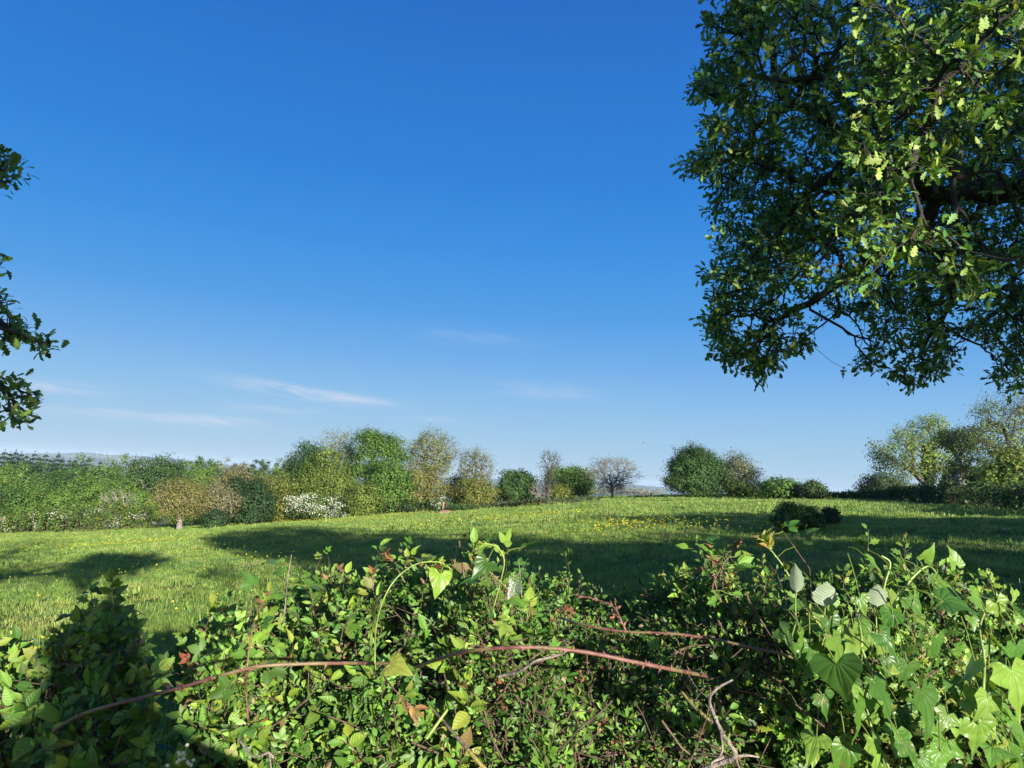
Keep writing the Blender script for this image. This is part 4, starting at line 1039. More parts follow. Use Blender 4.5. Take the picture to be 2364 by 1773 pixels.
# birds
def bird(lab, px, py, d, sp, roll, hd):
    p = EYE + ray(px, py) * d
    t = np.linspace(0, 1, 7); bl_ = sp * .42
    bd = np.stack([(t - .5) * bl_, 0 * t, .02 * np.sin(t * 3)], -1); br = sp * np.array([.012, .05, .07, .065, .045, .025, .03])
    vb, fb = tubes(bd[None], br[None], 8)
    parts = [(vb, fb)]
    for s in (-1, 1):
        st = np.array([[.1, 0, .0, .2], [.12, .2, .09, .17], [.05, .38, .06, .11], [-.05, .5, .0, .03]]) * sp
        V = []
        for x, y, z, c_ in st:
            V += [[x, s * y, z + .01 * sp], [x - c_, s * y, z], [x - c_ * .4, s * y, z - .012 * sp]]
        idx = np.arange(12).reshape(4, 3); nx = np.roll(idx, -1, 1)
        parts.append((np.array(V), np.stack([idx[:-1], nx[:-1], nx[1:], idx[1:]], -1).reshape(-1, 4)))
    V, Fs = cat_parts(parts)
    c, s = math.cos(hd), math.sin(hd); cr, sr = math.cos(roll), math.sin(roll)
    V = V @ np.array([[1, 0, 0], [0, cr, -sr], [0, sr, cr]]).T @ np.array([[c, -s, 0], [s, c, 0], [0, 0, 1]]).T
    tag(mk('bird', V + p, Fs, simple_mat('black feathers', (.02, .02, .022), .6)), lab, 'bird', 'birds in flight')


bird('black bird in flight above the lone bare tree', 1485, 1022, 75, .34, .5, .3)
bird('black bird with level wings above the large dense tree', 1606, 1013, 80, .36, .1, 1.3)
bird('tiny black bird high in the blue sky left of centre', 640, 289, 55, .2, .6, .8)
bird('tiny dark bird low in the left part of the sky', 185, 687, 60, .18, .3, .2)

# ------------------------------------------------------------------ the oaks
def inpoly(x, y, poly):
    c = np.zeros(len(x), bool); j = len(poly) - 1
    for i in range(len(poly)):
        xi, yi = poly[i]; xj, yj = poly[j]
        hit = ((yi > y) != (yj > y)) & (x < (xj - xi) * (y - yi) / (yj - yi + 1e-9) + xi)
        c ^= hit; j = i
    return c


OAKP = [(1665, -60), (1660, 10), (1615, 60), (1650, 120), (1600, 160), (1595, 220), (1690, 262), (1590, 280), (1640, 330), (1600, 350), (1555, 395), (1600, 430), (1625, 480), (1575, 545), (1640, 590), (1610, 640), (1650, 680), (1620, 735),
        (1635, 800), (1690, 835), (1765, 878), (1800, 850), (1822, 815), (1880, 805), (1872, 750), (1905, 715), (1960, 735), (2010, 760), (1985, 820), (1950, 858), (2020, 855), (2090, 895), (2150, 880), (2215, 850), (2215, 810), (2185, 770), (2240, 770), (2285, 810), (2275, 880), (2330, 912), (2400, 930), (2600, 900), (2600, -60)]
HOLES = [[(1750, 120), (1830, 115), (1850, 150), (1790, 172), (1740, 160)], [(1655, 740), (1755, 735), (1760, 765), (1690, 775)], [(2180, 560), (2220, 590), (2200, 620)], [(1915, 110), (1950, 100), (1945, 135)]]
g = np.random.default_rng(301)


def oak_leaves(tp, td, g, k, size, cols, spread=.11, cw=None, jit=.2):
    n = len(tp) * k
    T = np.repeat(tp, k, 0); D = np.repeat(td, k, 0)
    sd = unit(np.cross(D, g.normal(0, 1, (n, 3))))
    ax = unit(D * g.uniform(.1, 1, (n, 1)) + sd * g.uniform(.5, 1.2, (n, 1)) + [0, 0, -.02])
    P = T - D * g.uniform(0, .09, (n, 1)) + sd * .012 + g.normal(0, spread * .25, (n, 3))
    nr = unit(g.normal(0, .55, (n, 3)) + [.15, -.35, .85])
    tint = np.repeat(np.exp(g.normal(0, .1, (len(tp), 1))), k, 0)
    return leaves(T_OAK, P, ax, nr, size * g.uniform(.6, 1.25, n), palette(n, cols, cw, jit=jit, g=g) * tint, widen=g.uniform(.85, 1.25, n))


def oak(label, base, fork, tr, T, g, k, size, bark='oak_bark', r_tip=.0035, cols=None, d0=(0, 0, 1)):
    t = thing('oak_tree', base, label, 'oak tree', 'oaks overhanging the hedge')
    PL, RL, tp, td = grow(fork, d0, T, g, r_tip=r_tip, expo=math.log(tr / r_tip) / math.log(len(T)), wob=.10)
    b = np.array(base)
    tk = catmull([b - [0, 0, .5], b + [0, 0, .15], b + (np.array(fork) - b) * .55 + [.08, -.05, 0], fork], 4)
    v1 = tubes(tk[None], np.interp(np.linspace(0, 1, len(tk)), [0, .25, .5, 1], [tr * 1.7, tr * 1.3, tr * 1.05, tr])[None], 12)
    V, Fs = cat_parts([v1, tubes(PL, RL, 5)])
    mk('trunk', V, Fs, M[bark], t)
    V, Fq, C_, U = oak_leaves(tp, td, g, k, size, cols)
    mk('crown', V, Fq, M['oak_leaf'], t, col=C_, uv=U)
    return t, tp, td


OAKC = [(.06, .15, .026), (.085, .19, .032), (.045, .11, .022), (.14, .25, .04), (.23, .34, .055), (.28, .38, .07)]
# targets seen in the frame
m_ = 26000
px, py = g.uniform(1520, 2480, m_), g.uniform(-60, 935, m_)
ok = inpoly(px, py, OAKP)
for hp in HOLES: ok &= ~inpoly(px, py, hp)
px, py = px[ok], py[ok]
rg = g.random(len(px)) < .3; px = px + np.where(rg, g.normal(0, 20, len(px)), 0); py = py + np.where(rg, g.normal(0, 20, len(px)), 0)
dn = np.interp(px, [1540, 1800, 2000, 2364, 2500], [7.2, 5.8, 4.4, 3.5, 3.4]); dfr = np.interp(px, [1540, 1650, 1800, 2364], [8.0, 9.2, 10.5, 12.5])
dn = np.where(py > 680, np.maximum(dn, 6.6), dn)
dd = dn + (dfr - dn) * g.beta(1.5, 1.25, len(px))
# uneven clumps with thin places between them
D3 = np.array([ray(a, b) for a, b in zip(px, py)]); P = EYE + D3 * (dd / (D3 @ _f))[:, None]
cl = np.sin(P[:, 0] * 3.1 + 1.7 * np.sin(P[:, 2] * 2.3)) + np.sin(P[:, 1] * 2.7 + P[:, 2] * 1.9) + np.sin(P[:, 2] * 3.7 + 1.1 * P[:, 0])
cl = cl + .7 * np.sin(P[:, 0] * 7.3 + 2 * np.sin(P[:, 2] * 6.1)) * np.sin(P[:, 2] * 6.7 + P[:, 1] * 5.3)
P = P[cl > -.05]; P = P[g.permutation(len(P))[:OAK_IN]]
P = P[P[:, 2] > 2.35]
# the rest of the crown
Q = ellip_pts(7500, np.array([10.2, 6.2, 5.3]), np.array([7.4, 6.4, 2.5]), g, shell=.4)
pr = proj(Q); inf = (pr[:, 2] > 0) & (pr[:, 0] > -60) & (pr[:, 0] < 2480) & (pr[:, 1] > -60) & (pr[:, 1] < 1900)
Q = Q[~inf & (Q[:, 2] > 3.0) & ~((pr[:, 2] > .3) & (pr[:, 0] < 1700))][:OAK_OUT]
# gaps cut through the crown toward the sun to light chosen leaves and grass
def corridor(X, c0, r_):
    d = X - np.array(c0); t = d @ SUN
    return (t > .6) & (np.linalg.norm(d - t[:, None] * SUN, axis=1) < r_)
for c0, r_ in (((2.0, 4.0, 3.5), 1.5), ((1.5, 4.6, 3.0), 1.1), ((2.6, 4.2, 4.3), 1.2)):
    Q = Q[~corridor(Q, c0, r_)]; P = P[~corridor(P, c0, r_ * .8)]
for c0, r_ in (((3.5, 33, .4), 3.6), ((-2.5, 33, -.2), 3.4), ((9, 37, .6), 3.0)):
    Q = Q[~corridor(Q, c0, r_)]
P_IN = P.copy()
# unseen foliage added toward the sun to throw the long shade across the field
SHP = [(430, 1312), (600, 1262), (820, 1246), (1000, 1242), (1250, 1252), (1380, 1262), (1480, 1250), (1600, 1205), (1850, 1205), (2364, 1198), (2500, 1200), (2500, 1400), (1500, 1420), (1000, 1380), (700, 1340), (520, 1345)]
sx_, sy_ = g.uniform(430, 2500, 5200), g.uniform(1195, 1420, 5200)
ok = inpoly(sx_, sy_, SHP); sx_, sy_ = sx_[ok], sy_[ok]
GP = np.array([onground(a_, b_, 120) for a_, b_ in zip(sx_, sy_)])
zt_ = g.uniform(3.4, 7.4, len(GP)); tt_ = (zt_ - GP[:, 2]) / SUN[2]
SP = GP + SUN * tt_[:, None]
pr = proj(SP); inf = (pr[:, 2] > 0) & (pr[:, 0] > -200) & (pr[:, 0] < 2480) & (pr[:, 1] > -60) & (pr[:, 1] < 1900)
SP = SP[~inf & ~((pr[:, 2] > .3) & (pr[:, 0] < 1700))]
for c0, r_ in (((2.0, 4.0, 3.5), 1.3), ((1.5, 4.6, 3.0), .9), ((2.6, 4.2, 4.3), 1.1), ((1.2, 2.0, 1.3), 1.6), ((2.4, 2.0, 1.2), 1.6), ((0, 2.0, 1.3), 1.6)):
    SP = SP[~corridor(SP, c0, r_)]
dm = np.hypot(SP[:, 0] - 9.8, SP[:, 1] - 6); dl = np.hypot(SP[:, 0] - 12.5, SP[:, 1] + 6.5)
SPM = SP[dm < 8.2]; SPL = SP[(dm >= 8.2) & (dl < 7.5)]

t_oak, tpo, tdo = oak('large dark leaved oak hanging into the upper right of the view', (9.2, 6.6, float(hgt(9.2, 6.6))), np.array([8.9, 6.5, 3.3]), .17, np.vstack([P, Q, SPM]), g, 8, .078, cols=OAKC)

# left oak: low sprays reaching in from beyond the left edge
g = np.random.default_rng(302)
S = []
for (cx, cy, sx, sy, n) in ((22, 395, 22, 40, 20), (8, 365, 14, 8, 5), (2, 610, 10, 10, 4), (8, 690, 12, 25, 10), (45, 765, 26, 22, 22), (105, 795, 18, 8, 11), (12, 775, 20, 20, 10), (22, 890, 25, 14, 12), (68, 915, 16, 12, 9), (78, 960, 14, 9, 7), (20, 962, 18, 14, 9), (-70, 640, 18, 60, 14), (-60, 900, 18, 40, 12)):
    x, y = g.normal(cx, sx * .6, n), g.normal(cy, sy * .6, n)
    for a, b in zip(x, y): S.append(EYE + ray(a, b) * g.uniform(5.4, 6.3))
S = np.array(S)
Q = ellip_pts(2600, np.array([-7.6, 4.6, 6.0]), np.array([4.3, 4.4, 3.8]), g, shell=.4)
pr = proj(Q); inf = (pr[:, 2] > 0) & (pr[:, 0] > -60) & (pr[:, 0] < 2480) & (pr[:, 1] > -60) & (pr[:, 1] < 1900)
Q = Q[~inf & (Q[:, 2] > 2.6) & ~((pr[:, 2] > .2) & (pr[:, 0] > -500))]
Q2 = ellip_pts(1500, np.array([-1.4, -1.8, 4.4]), np.array([3.4, 1.8, .85]), g, shell=.2)  # unseen overhang put above the camera to shade grass and sprays
Dq = np.repeat(S, 3, 0) + SUN * g.uniform(3.5, 6.5, (3 * len(S), 1)) + g.normal(0, .12, (3 * len(S), 3))  # extra unseen foliage added sunward of the sprays to darken them
prd = proj(Dq); Dq = Dq[~((prd[:, 2] > .1) & (prd[:, 0] > -260))]
oak('second oak, only the tips of its low sprays reaching in at the left edge', (-7.0, 2.4, float(hgt(-7.0, 2.4))), np.array([-6.9, 2.5, 2.8]), .36, np.vstack([S, Q, Q2, Dq]), g, 4, .068, cols=OAKC)

# unseen lane oak, crown shaped to shade one side of the big oak
gl = np.random.default_rng(911)
prP = proj(P_IN); dark = (prP[:, 0] < 1880) | (prP[:, 1] > 560) | (prP[:, 2] > 6.2)
Pd = P_IN[dark]; Pd = Pd[gl.integers(0, len(Pd), 760)]
SH = Pd + SUN * gl.uniform(11.5, 16.5, (len(Pd), 1)) + gl.normal(0, .25, (len(Pd), 3))
SH = np.vstack([SH, SPL[gl.permutation(len(SPL))[:1000]], ellip_pts(160, np.array([12.4, -8.0, 4.3]), np.array([3.2, 2.2, .9]), gl)])
for c0, r_ in (((2.0, 4.0, 3.5), 1.3), ((1.5, 4.6, 3.0), .9), ((2.6, 4.2, 4.3), 1.1), ((1.2, 2.0, 1.3), 1.5), ((2.4, 2.0, 1.2), 1.5)):
    SH = SH[~corridor(SH, c0, r_)]
hx, hy = gl.uniform(20, 400, 260), gl.uniform(1420, 1790, 260); kk = (hx > 120) | (hy > 1600); hx, hy = hx[kk], hy[kk]
HS = np.array([at(a_, b_, 1.55) for a_, b_ in zip(hx, hy)]) + SUN * gl.uniform(14.5, 18.5, (len(hx), 1))
SH = SH[SH[:, 2] > 3.0]
_tp = thing('oak_tree', (12.5, -6.5, float(hgt(12.5, -6.5))), 'lane oak behind the camera, unseen, its crown shaped to shade the big oak', 'oak tree', 'oaks of the lane outside the frame')
PL, RL, tp_s, td_s = grow(np.array([12.3, -6.5, 3.2]), (0, 0, 1), SH, gl, r_tip=.012, expo=math.log(.3 / .012) / math.log(len(SH)))
_tk = catmull([(12.5, -6.5, float(hgt(12.5, -6.5)) - .4), (12.45, -6.5, 1.6), (12.3, -6.5, 3.2)], 4)
V, Fs = cat_parts([tubes(_tk[None], np.linspace(.5, .32, len(_tk))[None], 12), tubes(PL, RL, 5)])
mk('trunk', V, Fs, M['oak_bark'], _tp)
m_ = len(tp_s) * 16; PP = np.repeat(tp_s, 16, 0) + gl.normal(0, 1, (m_, 3)) * .26
V, Fq, C_, U = leaves(T_FAR, PP, unit(gl.normal(0, 1, (m_, 3))), unit(gl.normal(0, .6, (m_, 3)) + [.2, -.3, .8]), gl.uniform(.14, .28, m_), palette(m_, OAKC, g=gl))
mk('crown', V, Fq, M['far_leaf'], _tp, col=C_)
for (x, y, cz, rx, ry, rz_, n_, lab, sd_) in ((22.8, 5, 5.2, 5.6, 5, 1.9, 440, 'lane oak beyond the right edge, seen only by its shadow across the field', 902), (33, -3, 5.6, 5.5, 5, 1.8, 360, 'farther lane oak beyond the right edge, seen only by its shadow across the field', 903)):
    z0 = float(hgt(x, y)); hh = cz + rz_ - z0
    tree('oak_tree', lab, 'oak tree', (x, y, z0), hh, 2 * rx, OAKC, group='oaks of the lane outside the frame', n=n_, leaves_per=24, lsize=.30, spread=.5, crown_low=(cz - rz_ - z0) / hh, wdepth=2 * ry, seed=sd_, trunk_r=.4, bark='oak_bark')

tree('oak_tree', 'slender unseen oak added behind the camera, its trunk shading the left of the hedge', 'oak tree', (4.66, -9.7, float(hgt(4.66, -9.7))), 7.4, 3.0, OAKC, group='oaks of the lane outside the frame', n=120, leaves_per=22, lsize=.2, spread=.3, crown_low=.76, seed=904, trunk_r=.13, bark='oak_bark')  # trunk and small crown put in to darken the left hedge

# ------------------------------------------------------------------ the photographer, standing behind the camera
def skin_body(name, verts, edges, mat, parent):
    me = bpy.data.meshes.new(name); me.from_pydata([v[:3] for v in verts], edges, []); me.materials.append(mat)
    o = bpy.data.objects.new(name, me); COL.objects.link(o); o.parent = parent
    o.matrix_parent_inverse = Matrix.Translation(-Vector(parent.location))
    md = o.modifiers.new('skin', 'SKIN'); md.use_smooth_shade = True
    sv = me.skin_vertices[0].data
    for i, v in enumerate(verts): sv[i].radius = (v[3], v[4] if len(v) > 4 else v[3])
    sv[0].use_root = True
    s2 = o.modifiers.new('subdivision', 'SUBSURF'); s2.levels = 1; s2.render_levels = 2
    return o


py_ = -.28; PX_ = .07
tpn = thing('person', (PX_, py_, 0), 'person in a dark jacket behind the camera whose shadow darkens the left of the hedge', 'person')
Vb = [(0, py_, .95, .18, .13), (0, py_, 1.15, .22, .14), (0, py_, 1.35, .24, .14), (0, py_, 1.46, .12, .09), (0, py_ + .01, 1.54, .055), (0, py_ + .03, 1.62, .075, .085), (0, py_ + .03, 1.72, .078, .09), (0, py_ + .02, 1.79, .05, .06),
      (.20, py_, 1.45, .06), (.36, py_ + .06, 1.40, .055), (.24, py_ + .13, 1.47, .04), (.08, py_ + .17, 1.52, .026), (-.20, py_, 1.45, .06), (-.36, py_ + .06, 1.40, .055), (-.24, py_ + .13, 1.47, .04), (-.08, py_ + .17, 1.52, .026),
      (.10, py_, .85, .10), (.11, py_ + .02, .48, .065), (.12, py_ - .02, .09, .042), (.13, py_ + .15, .03, .032), (-.10, py_, .85, .10), (-.11, py_ + .02, .48, .065), (-.12, py_ - .02, .09, .042), (-.13, py_ + .15, .03, .032)]
Eb = [(0, 1), (1, 2), (2, 3), (3, 4), (4, 5), (5, 6), (6, 7), (3, 8), (8, 9), (9, 10), (10, 11), (3, 12), (12, 13), (13, 14), (14, 15), (0, 16), (16, 17), (17, 18), (18, 19), (0, 20), (20, 21), (21, 22), (22, 23)]
# fingers
for s in (1, -1):
    wr = 11 if s > 0 else 15
    for f_ in range(4):
        b = len(Vb); Vb += [(s * .078, py_ + .185, 1.535 + f_ * .018, .009), (s * .060, py_ + .195, 1.545 + f_ * .019, .0075), (s * .05, py_ + .185, 1.548 + f_ * .019, .006)]
        Eb += [(wr, b), (b, b + 1), (b + 1, b + 2)]
Vb = [(v[0] + PX_, *v[1:]) for v in Vb]
skin_body('body', Vb, Eb, simple_mat('dark blue jacket', (.03, .035, .05)), tpn)
hd = unit(np.random.default_rng(1).normal(0, 1, (900, 3))); hd = hd[(hd[:, 2] > -.1) & (hd[:, 1] < .6)]
V, Fq, C_, U = leaves(T_FAR, np.array([PX_, py_ + .02, 1.725]) + hd * [.088, .10, .11], unit(np.cross(hd, [0, .3, 1])), hd, np.full(len(hd), .05), palette(len(hd), [(.05, .03, .02)]))
mk('hair', V, Fq, M['blossom'], tpn, col=C_)

# ------------------------------------------------------------------ the near hedge
g = np.random.default_rng(401)
TOPT = [(-400, 1460), (0, 1462), (100, 1455), (170, 1452), (250, 1448), (320, 1455), (360, 1475), (395, 1520), (430, 1490), (480, 1435), (520, 1400), (560, 1375), (620, 1372), (700, 1385), (800, 1355), (900, 1340), (1000, 1352), (1100, 1338), (1200, 1352), (1300, 1362), (1400, 1405), (1500, 1400), (1560, 1380), (1640, 1360), (1700, 1385), (1800, 1395), (1900, 1372), (2000, 1350), (2100, 1345), (2200, 1370), (2300, 1400), (2380, 1425), (2800, 1420)]
TA, TZ = [], []
for x, y in TOPT:
    p = at(x, y, 1.9); TA.append(p[0] / 1.9); TZ.append(p[2])
TA, TZ = np.array(TA), np.array(TZ)


def topz(x, y):
    z = np.interp(x / y, TA, TZ)
    drop = 1.65 - z
    return np.where(y > 1.9, 1.65 - drop * y / 1.9, z - .50 * np.clip((1.9 - y) / .65, 0, 1) ** 2)


def hpts(n, a, b, g, y0=1.25, y1=2.75, qmax=.7, top=.45, shoot=.035):
    N0 = n; n = int(n * 1.35)
    y = y0 + (y1 - y0) * g.uniform(0, 1, n) ** 1.25
    pxs = g.uniform(a, b, n)
    aa = np.interp(pxs, [t[0] for t in TOPT], TA)
    x = aa * y
    zt = topz(x, y)
    q = np.where(g.random(n) < top, g.uniform(0, .09, n), g.uniform(.05, 1, n) * qmax)
    sh = g.random(n) < shoot
    q = q - .045 * np.sin(x * 9 + y * 5) - .03 * np.sin(x * 21 + y * 8 + 1) - np.where(sh, g.uniform(.03, .13, n), 0) - np.where(g.random(n) < .06, g.uniform(0, .05, n), 0)
    z = np.maximum(zt - q, .12)
    f = np.sin(x * 13 + 2.1 * np.sin(z * 11)) + np.sin(z * 17 + 1.7 * np.sin(y * 9 + x * 4)) + .6 * np.sin(y * 15 - x * 7)
    P = np.stack([x, y, z], -1)
    # hollows: the least leafy places are left open
    keep = np.argsort(-(f + g.normal(0, .8, n)))[:N0]
    return P[np.sort(keep)]


def sprig(tp, td, g, k, Ls, tpl, size, cols, cw=None, jit=.2, up=.55, tofront=.85, spread_=.9, rnd=.4, droop=0, tipc=None, tiprate=0):
    n = len(tp) * k
    T = np.repeat(tp, k, 0); D = np.repeat(td, k, 0)
    j = np.tile(np.arange(k), len(tp)); tt = j / max(1, k - 1)
    A = unit(np.cross(D, np.array([0.13, .2, 1.0]))); B = np.cross(D, A)
    ph = j * 2.4 + np.repeat(g.uniform(0, 6.28, len(tp)), k) + g.normal(0, .3, n)
    sd = A * np.cos(ph)[:, None] + B * np.sin(ph)[:, None]
    ax = unit(D * (.35 + .5 * tt[:, None]) + sd * spread_ * (1.1 - .5 * tt[:, None]) + g.normal(0, .12, (n, 3)) + [0, 0, -droop])
    P = T - D * (Ls * (1 - tt))[:, None] + sd * .004
    nr = unit(g.normal(0, rnd, (n, 3)) + np.array([.18, -tofront, up]))
    sz = size * g.uniform(.55, 1.25, n) * (1 - .3 * tt)
    col = palette(n, cols, cw, jit=jit, g=g)
    if tipc is not None:
        red = np.repeat(g.random(len(tp)) < tiprate, k) & (tt > .45)
        col[red] = palette(int(red.sum()), tipc, g=g)
    dd_ = g.random(n) < .025
    col[dd_] = palette(int(dd_.sum()), [(.20, .13, .06), (.26, .20, .08)], g=g)
    return leaves(tpl, P, ax, nr, sz, col, widen=g.uniform(.62, 1.2, n))


def cat_leaves(ls):
    vs, fs, cs, us, o = [], [], [], [], 0
    for V, Fq, C_, U in ls:
        vs.append(V); fs.append(Fq + o); cs.append(C_); us.append(U); o += len(V)
    return np.concatenate(vs), np.concatenate(fs), np.concatenate(cs), np.concatenate(us)


def shrub(name, label, cat, a, b, n, g, bases, specs, mat, group='shrubs of the near hedge', pts=None, twigs=0, r_tip=.0013, dead=0, **hk):
    """specs: list of kwargs for sprig()"""
    P = hpts(n, a, b, g, **hk) if pts is None else pts
    xs = np.interp(np.linspace(a, b, bases + 2)[1:-1], [t[0] for t in TOPT], TA) * 1.95
    roots = np.stack([xs + g.normal(0, .04, bases), 1.95 + g.normal(0, .15, bases), 0 * xs], -1); roots[:, 2] = hgt(roots[:, 0], roots[:, 1])
    t = thing(name, [xs.mean(), 1.95, float(hgt(xs.mean(), 1.95))], label, cat, group)
    own = np.argmin(((P[:, None, :2] - roots[None, :, :2]) ** 2 * [1, .3]).sum(-1), 1)
    tubs, TPs, TDs = [], [], []
    for i in range(bases):
        S = P[own == i]
        if len(S) < 3: continue
        fk = roots[i] + [0, 0, .15]
        PL, RL, tp, td = grow(fk, (0, 0, 1), S, g, r_tip=r_tip, expo=math.log(.014 / r_tip) / math.log(len(S) + 1), wob=.14)
        tubs.append(tubes(PL, RL, 4)); TPs.append(tp); TDs.append(td)
        tubs.append(tubes(np.array([[roots[i] - [0, 0, .1], roots[i] + [0, 0, .05], fk, fk + [0, 0, .01]]]), np.array([[.02, .017, .015, .014]]), 6))
    if dead:
        Q = hpts(dead, a, b, g, y0=1.22, y1=1.8, top=.1)
        d_ = unit(g.normal(0, 1, (dead, 3)) * [1, .5, .9]); L_ = g.uniform(.05, .22, dead)[:, None]
        PL = Q[:, None] + d_[:, None] * L_[:, None] * np.linspace(-.5, .5, 4)[None, :, None] + g.normal(0, .008, (dead, 4, 3))
        tubs.append(tubes(PL, np.tile(np.array([.0022, .0018, .0013, .0006]), (dead, 1)) * g.uniform(.6, 1.3, (dead, 1)), 4))
    V, Fs = cat_parts(tubs)
    mk('woody_growth', V, Fs, M['twig'], t, smooth_=True)
    TPs, TDs = np.concatenate(TPs), np.concatenate(TDs)
    TDs = unit(TDs + [0, -.15, .35])
    ls = []
    for s in specs:
        s = dict(s); fr = s.pop('frac', 1.0); sel = g.random(len(TPs)) < fr
        ls.append(sprig(TPs[sel], TDs[sel], g, **s))
    V, Fq, C_, U = cat_leaves(ls)
    mk('foliage', V, Fq, M[mat], t, col=C_, uv=U, smooth_=True)
    return t


LG = [(.135, .255, .034), (.105, .22, .03), (.185, .31, .045), (.065, .155, .024)]
LGY = [(.22, .31, .035), (.27, .33, .05), (.17, .27, .03)]
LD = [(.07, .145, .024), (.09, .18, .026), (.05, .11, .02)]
RED = [(.22, .08, .04), (.27, .12, .05), (.20, .12, .05)]
small = dict(k=10, Ls=.07, tpl=T_SMALL, size=.0215, cols=LG + LD, rnd=.55, tipc=RED, tiprate=.05)
ovate = dict(k=7, Ls=.07, tpl=T_OVATE, size=.045, cols=LG, rnd=.35, tipc=LGY, tiprate=.4, droop=.15)
haw = dict(k=8, Ls=.07, tpl=T_HAW, size=.028, cols=LG + LD, rnd=.5, tipc=LGY, tiprate=.3)
rose = dict(k=4, Ls=.07, tpl=T_ROSE, size=.06, cols=LG, rnd=.4, tipc=RED, tiprate=.1, droop=.1)

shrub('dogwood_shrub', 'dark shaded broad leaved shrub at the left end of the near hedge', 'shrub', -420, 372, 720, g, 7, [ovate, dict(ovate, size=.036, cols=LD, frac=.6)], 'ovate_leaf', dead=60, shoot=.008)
shrub('hawthorn_shrub', 'low fine leaved shrub inside the left end of the near hedge', 'shrub', -420, 345, 1100, g, 8, [haw], 'small_leaf', top=.2, dead=120)
shrub('dogwood_shrub', 'sunlit broad leaved shrub right of the gap in the near hedge', 'shrub', 430, 800, 430, g, 5, [ovate], 'ovate_leaf')
shrub('rose_shrub', 'wild rose with small paired leaflets low in the hedge right of the gap', 'shrub', 400, 900, 420, g, 5, [rose], 'small_leaf', dead=60)
shrub('blackthorn_shrub', 'fine leaved bright shrub left of centre in the near hedge', 'shrub', 455, 1000, 1900, g, 8, [small], 'small_leaf', dead=220)
shrub('dogwood_shrub', 'broad leaved shrub in the middle of the near hedge beside the curved red cane', 'shrub', 790, 1120, 400, g, 4, [ovate], 'ovate_leaf')
shrub('rose_shrub', 'wild rose with reddish tips on top of the hedge left of the cobweb', 'shrub', 880, 1330, 330, g, 4, [rose], 'small_leaf', top=.6)
shrub('blackthorn_shrub', 'dense twiggy blackthorn in the centre of the near hedge under the long red cane', 'shrub', 990, 1450, 2900, g, 9, [dict(small, size=.0185)], 'small_leaf', dead=900)
shrub('blackthorn_shrub', 'twiggy blackthorn right of centre behind the dead forked branch', 'shrub', 1420, 1820, 2800, g, 7, [dict(small, size=.019)], 'small_leaf', dead=600)
shrub('dogwood_shrub', 'scattered broad leaves along the hedge top above the blackthorn', 'shrub', 1100, 1720, 110, g, 5, [dict(ovate, size=.045)], 'ovate_leaf', top=.7)
shrub('hawthorn_shrub', 'dark small leaved hawthorn behind the glossy climber at the right', 'shrub', 1660, 2150, 2300, g, 7, [haw], 'small_leaf', dead=200)
shrub('hawthorn_shrub', 'small leaved hawthorn under the climber at the right edge', 'shrub', 2080, 2720, 1800, g, 8, [haw], 'small_leaf', dead=120)


# ------------------------------------------------------------------ canes, vines and branches, each one a thing
def tube_path(pts, r0, r1, k=8, sub=8, knob=0.0, g=g):
    C_ = catmull(pts, sub); n = len(C_)
    R_ = np.linspace(r0, r1, n) * (1 + knob * np.sin(np.arange(n) * 1.9) + knob * g.normal(0, .5, n))
    return C_, R_, tubes(C_[None], R_[None], k)


def thorns(C_, R_, g, n, ln):
    i = g.integers(1, len(C_) - 1, n); P = C_[i] + (C_[i + 1 if False else i] - C_[i]); T = unit(C_[np.minimum(i + 1, len(C_) - 1)] - C_[i - 1])
    fr = g.uniform(0, 1, n)[:, None]; P = C_[i] * (1 - fr) + C_[np.minimum(i + 1, len(C_) - 1)] * fr
    d_ = unit(np.cross(T, g.normal(0, 1, (n, 3)))); s = np.cross(T, d_); L_ = ln * g.uniform(.6, 1.2, n)[:, None]; r_ = R_[i][:, None]
    b = P + d_ * r_ * .7
    V = np.stack([b + T * L_ * .45, b + s * L_ * .14, b - T * L_ * .35, b - s * L_ * .14, b + d_ * L_ - T * L_ * .5], 1).reshape(-1, 3)
    o = (np.arange(n) * 5)[:, None, None]; F3 = np.array([[0, 1, 4], [1, 2, 4], [2, 3, 4], [3, 0, 4]])[None] + o
    return V, F3.reshape(-1, 3)


def pxpath(lst):
    return [at(x, y, d) for x, y, d in lst]


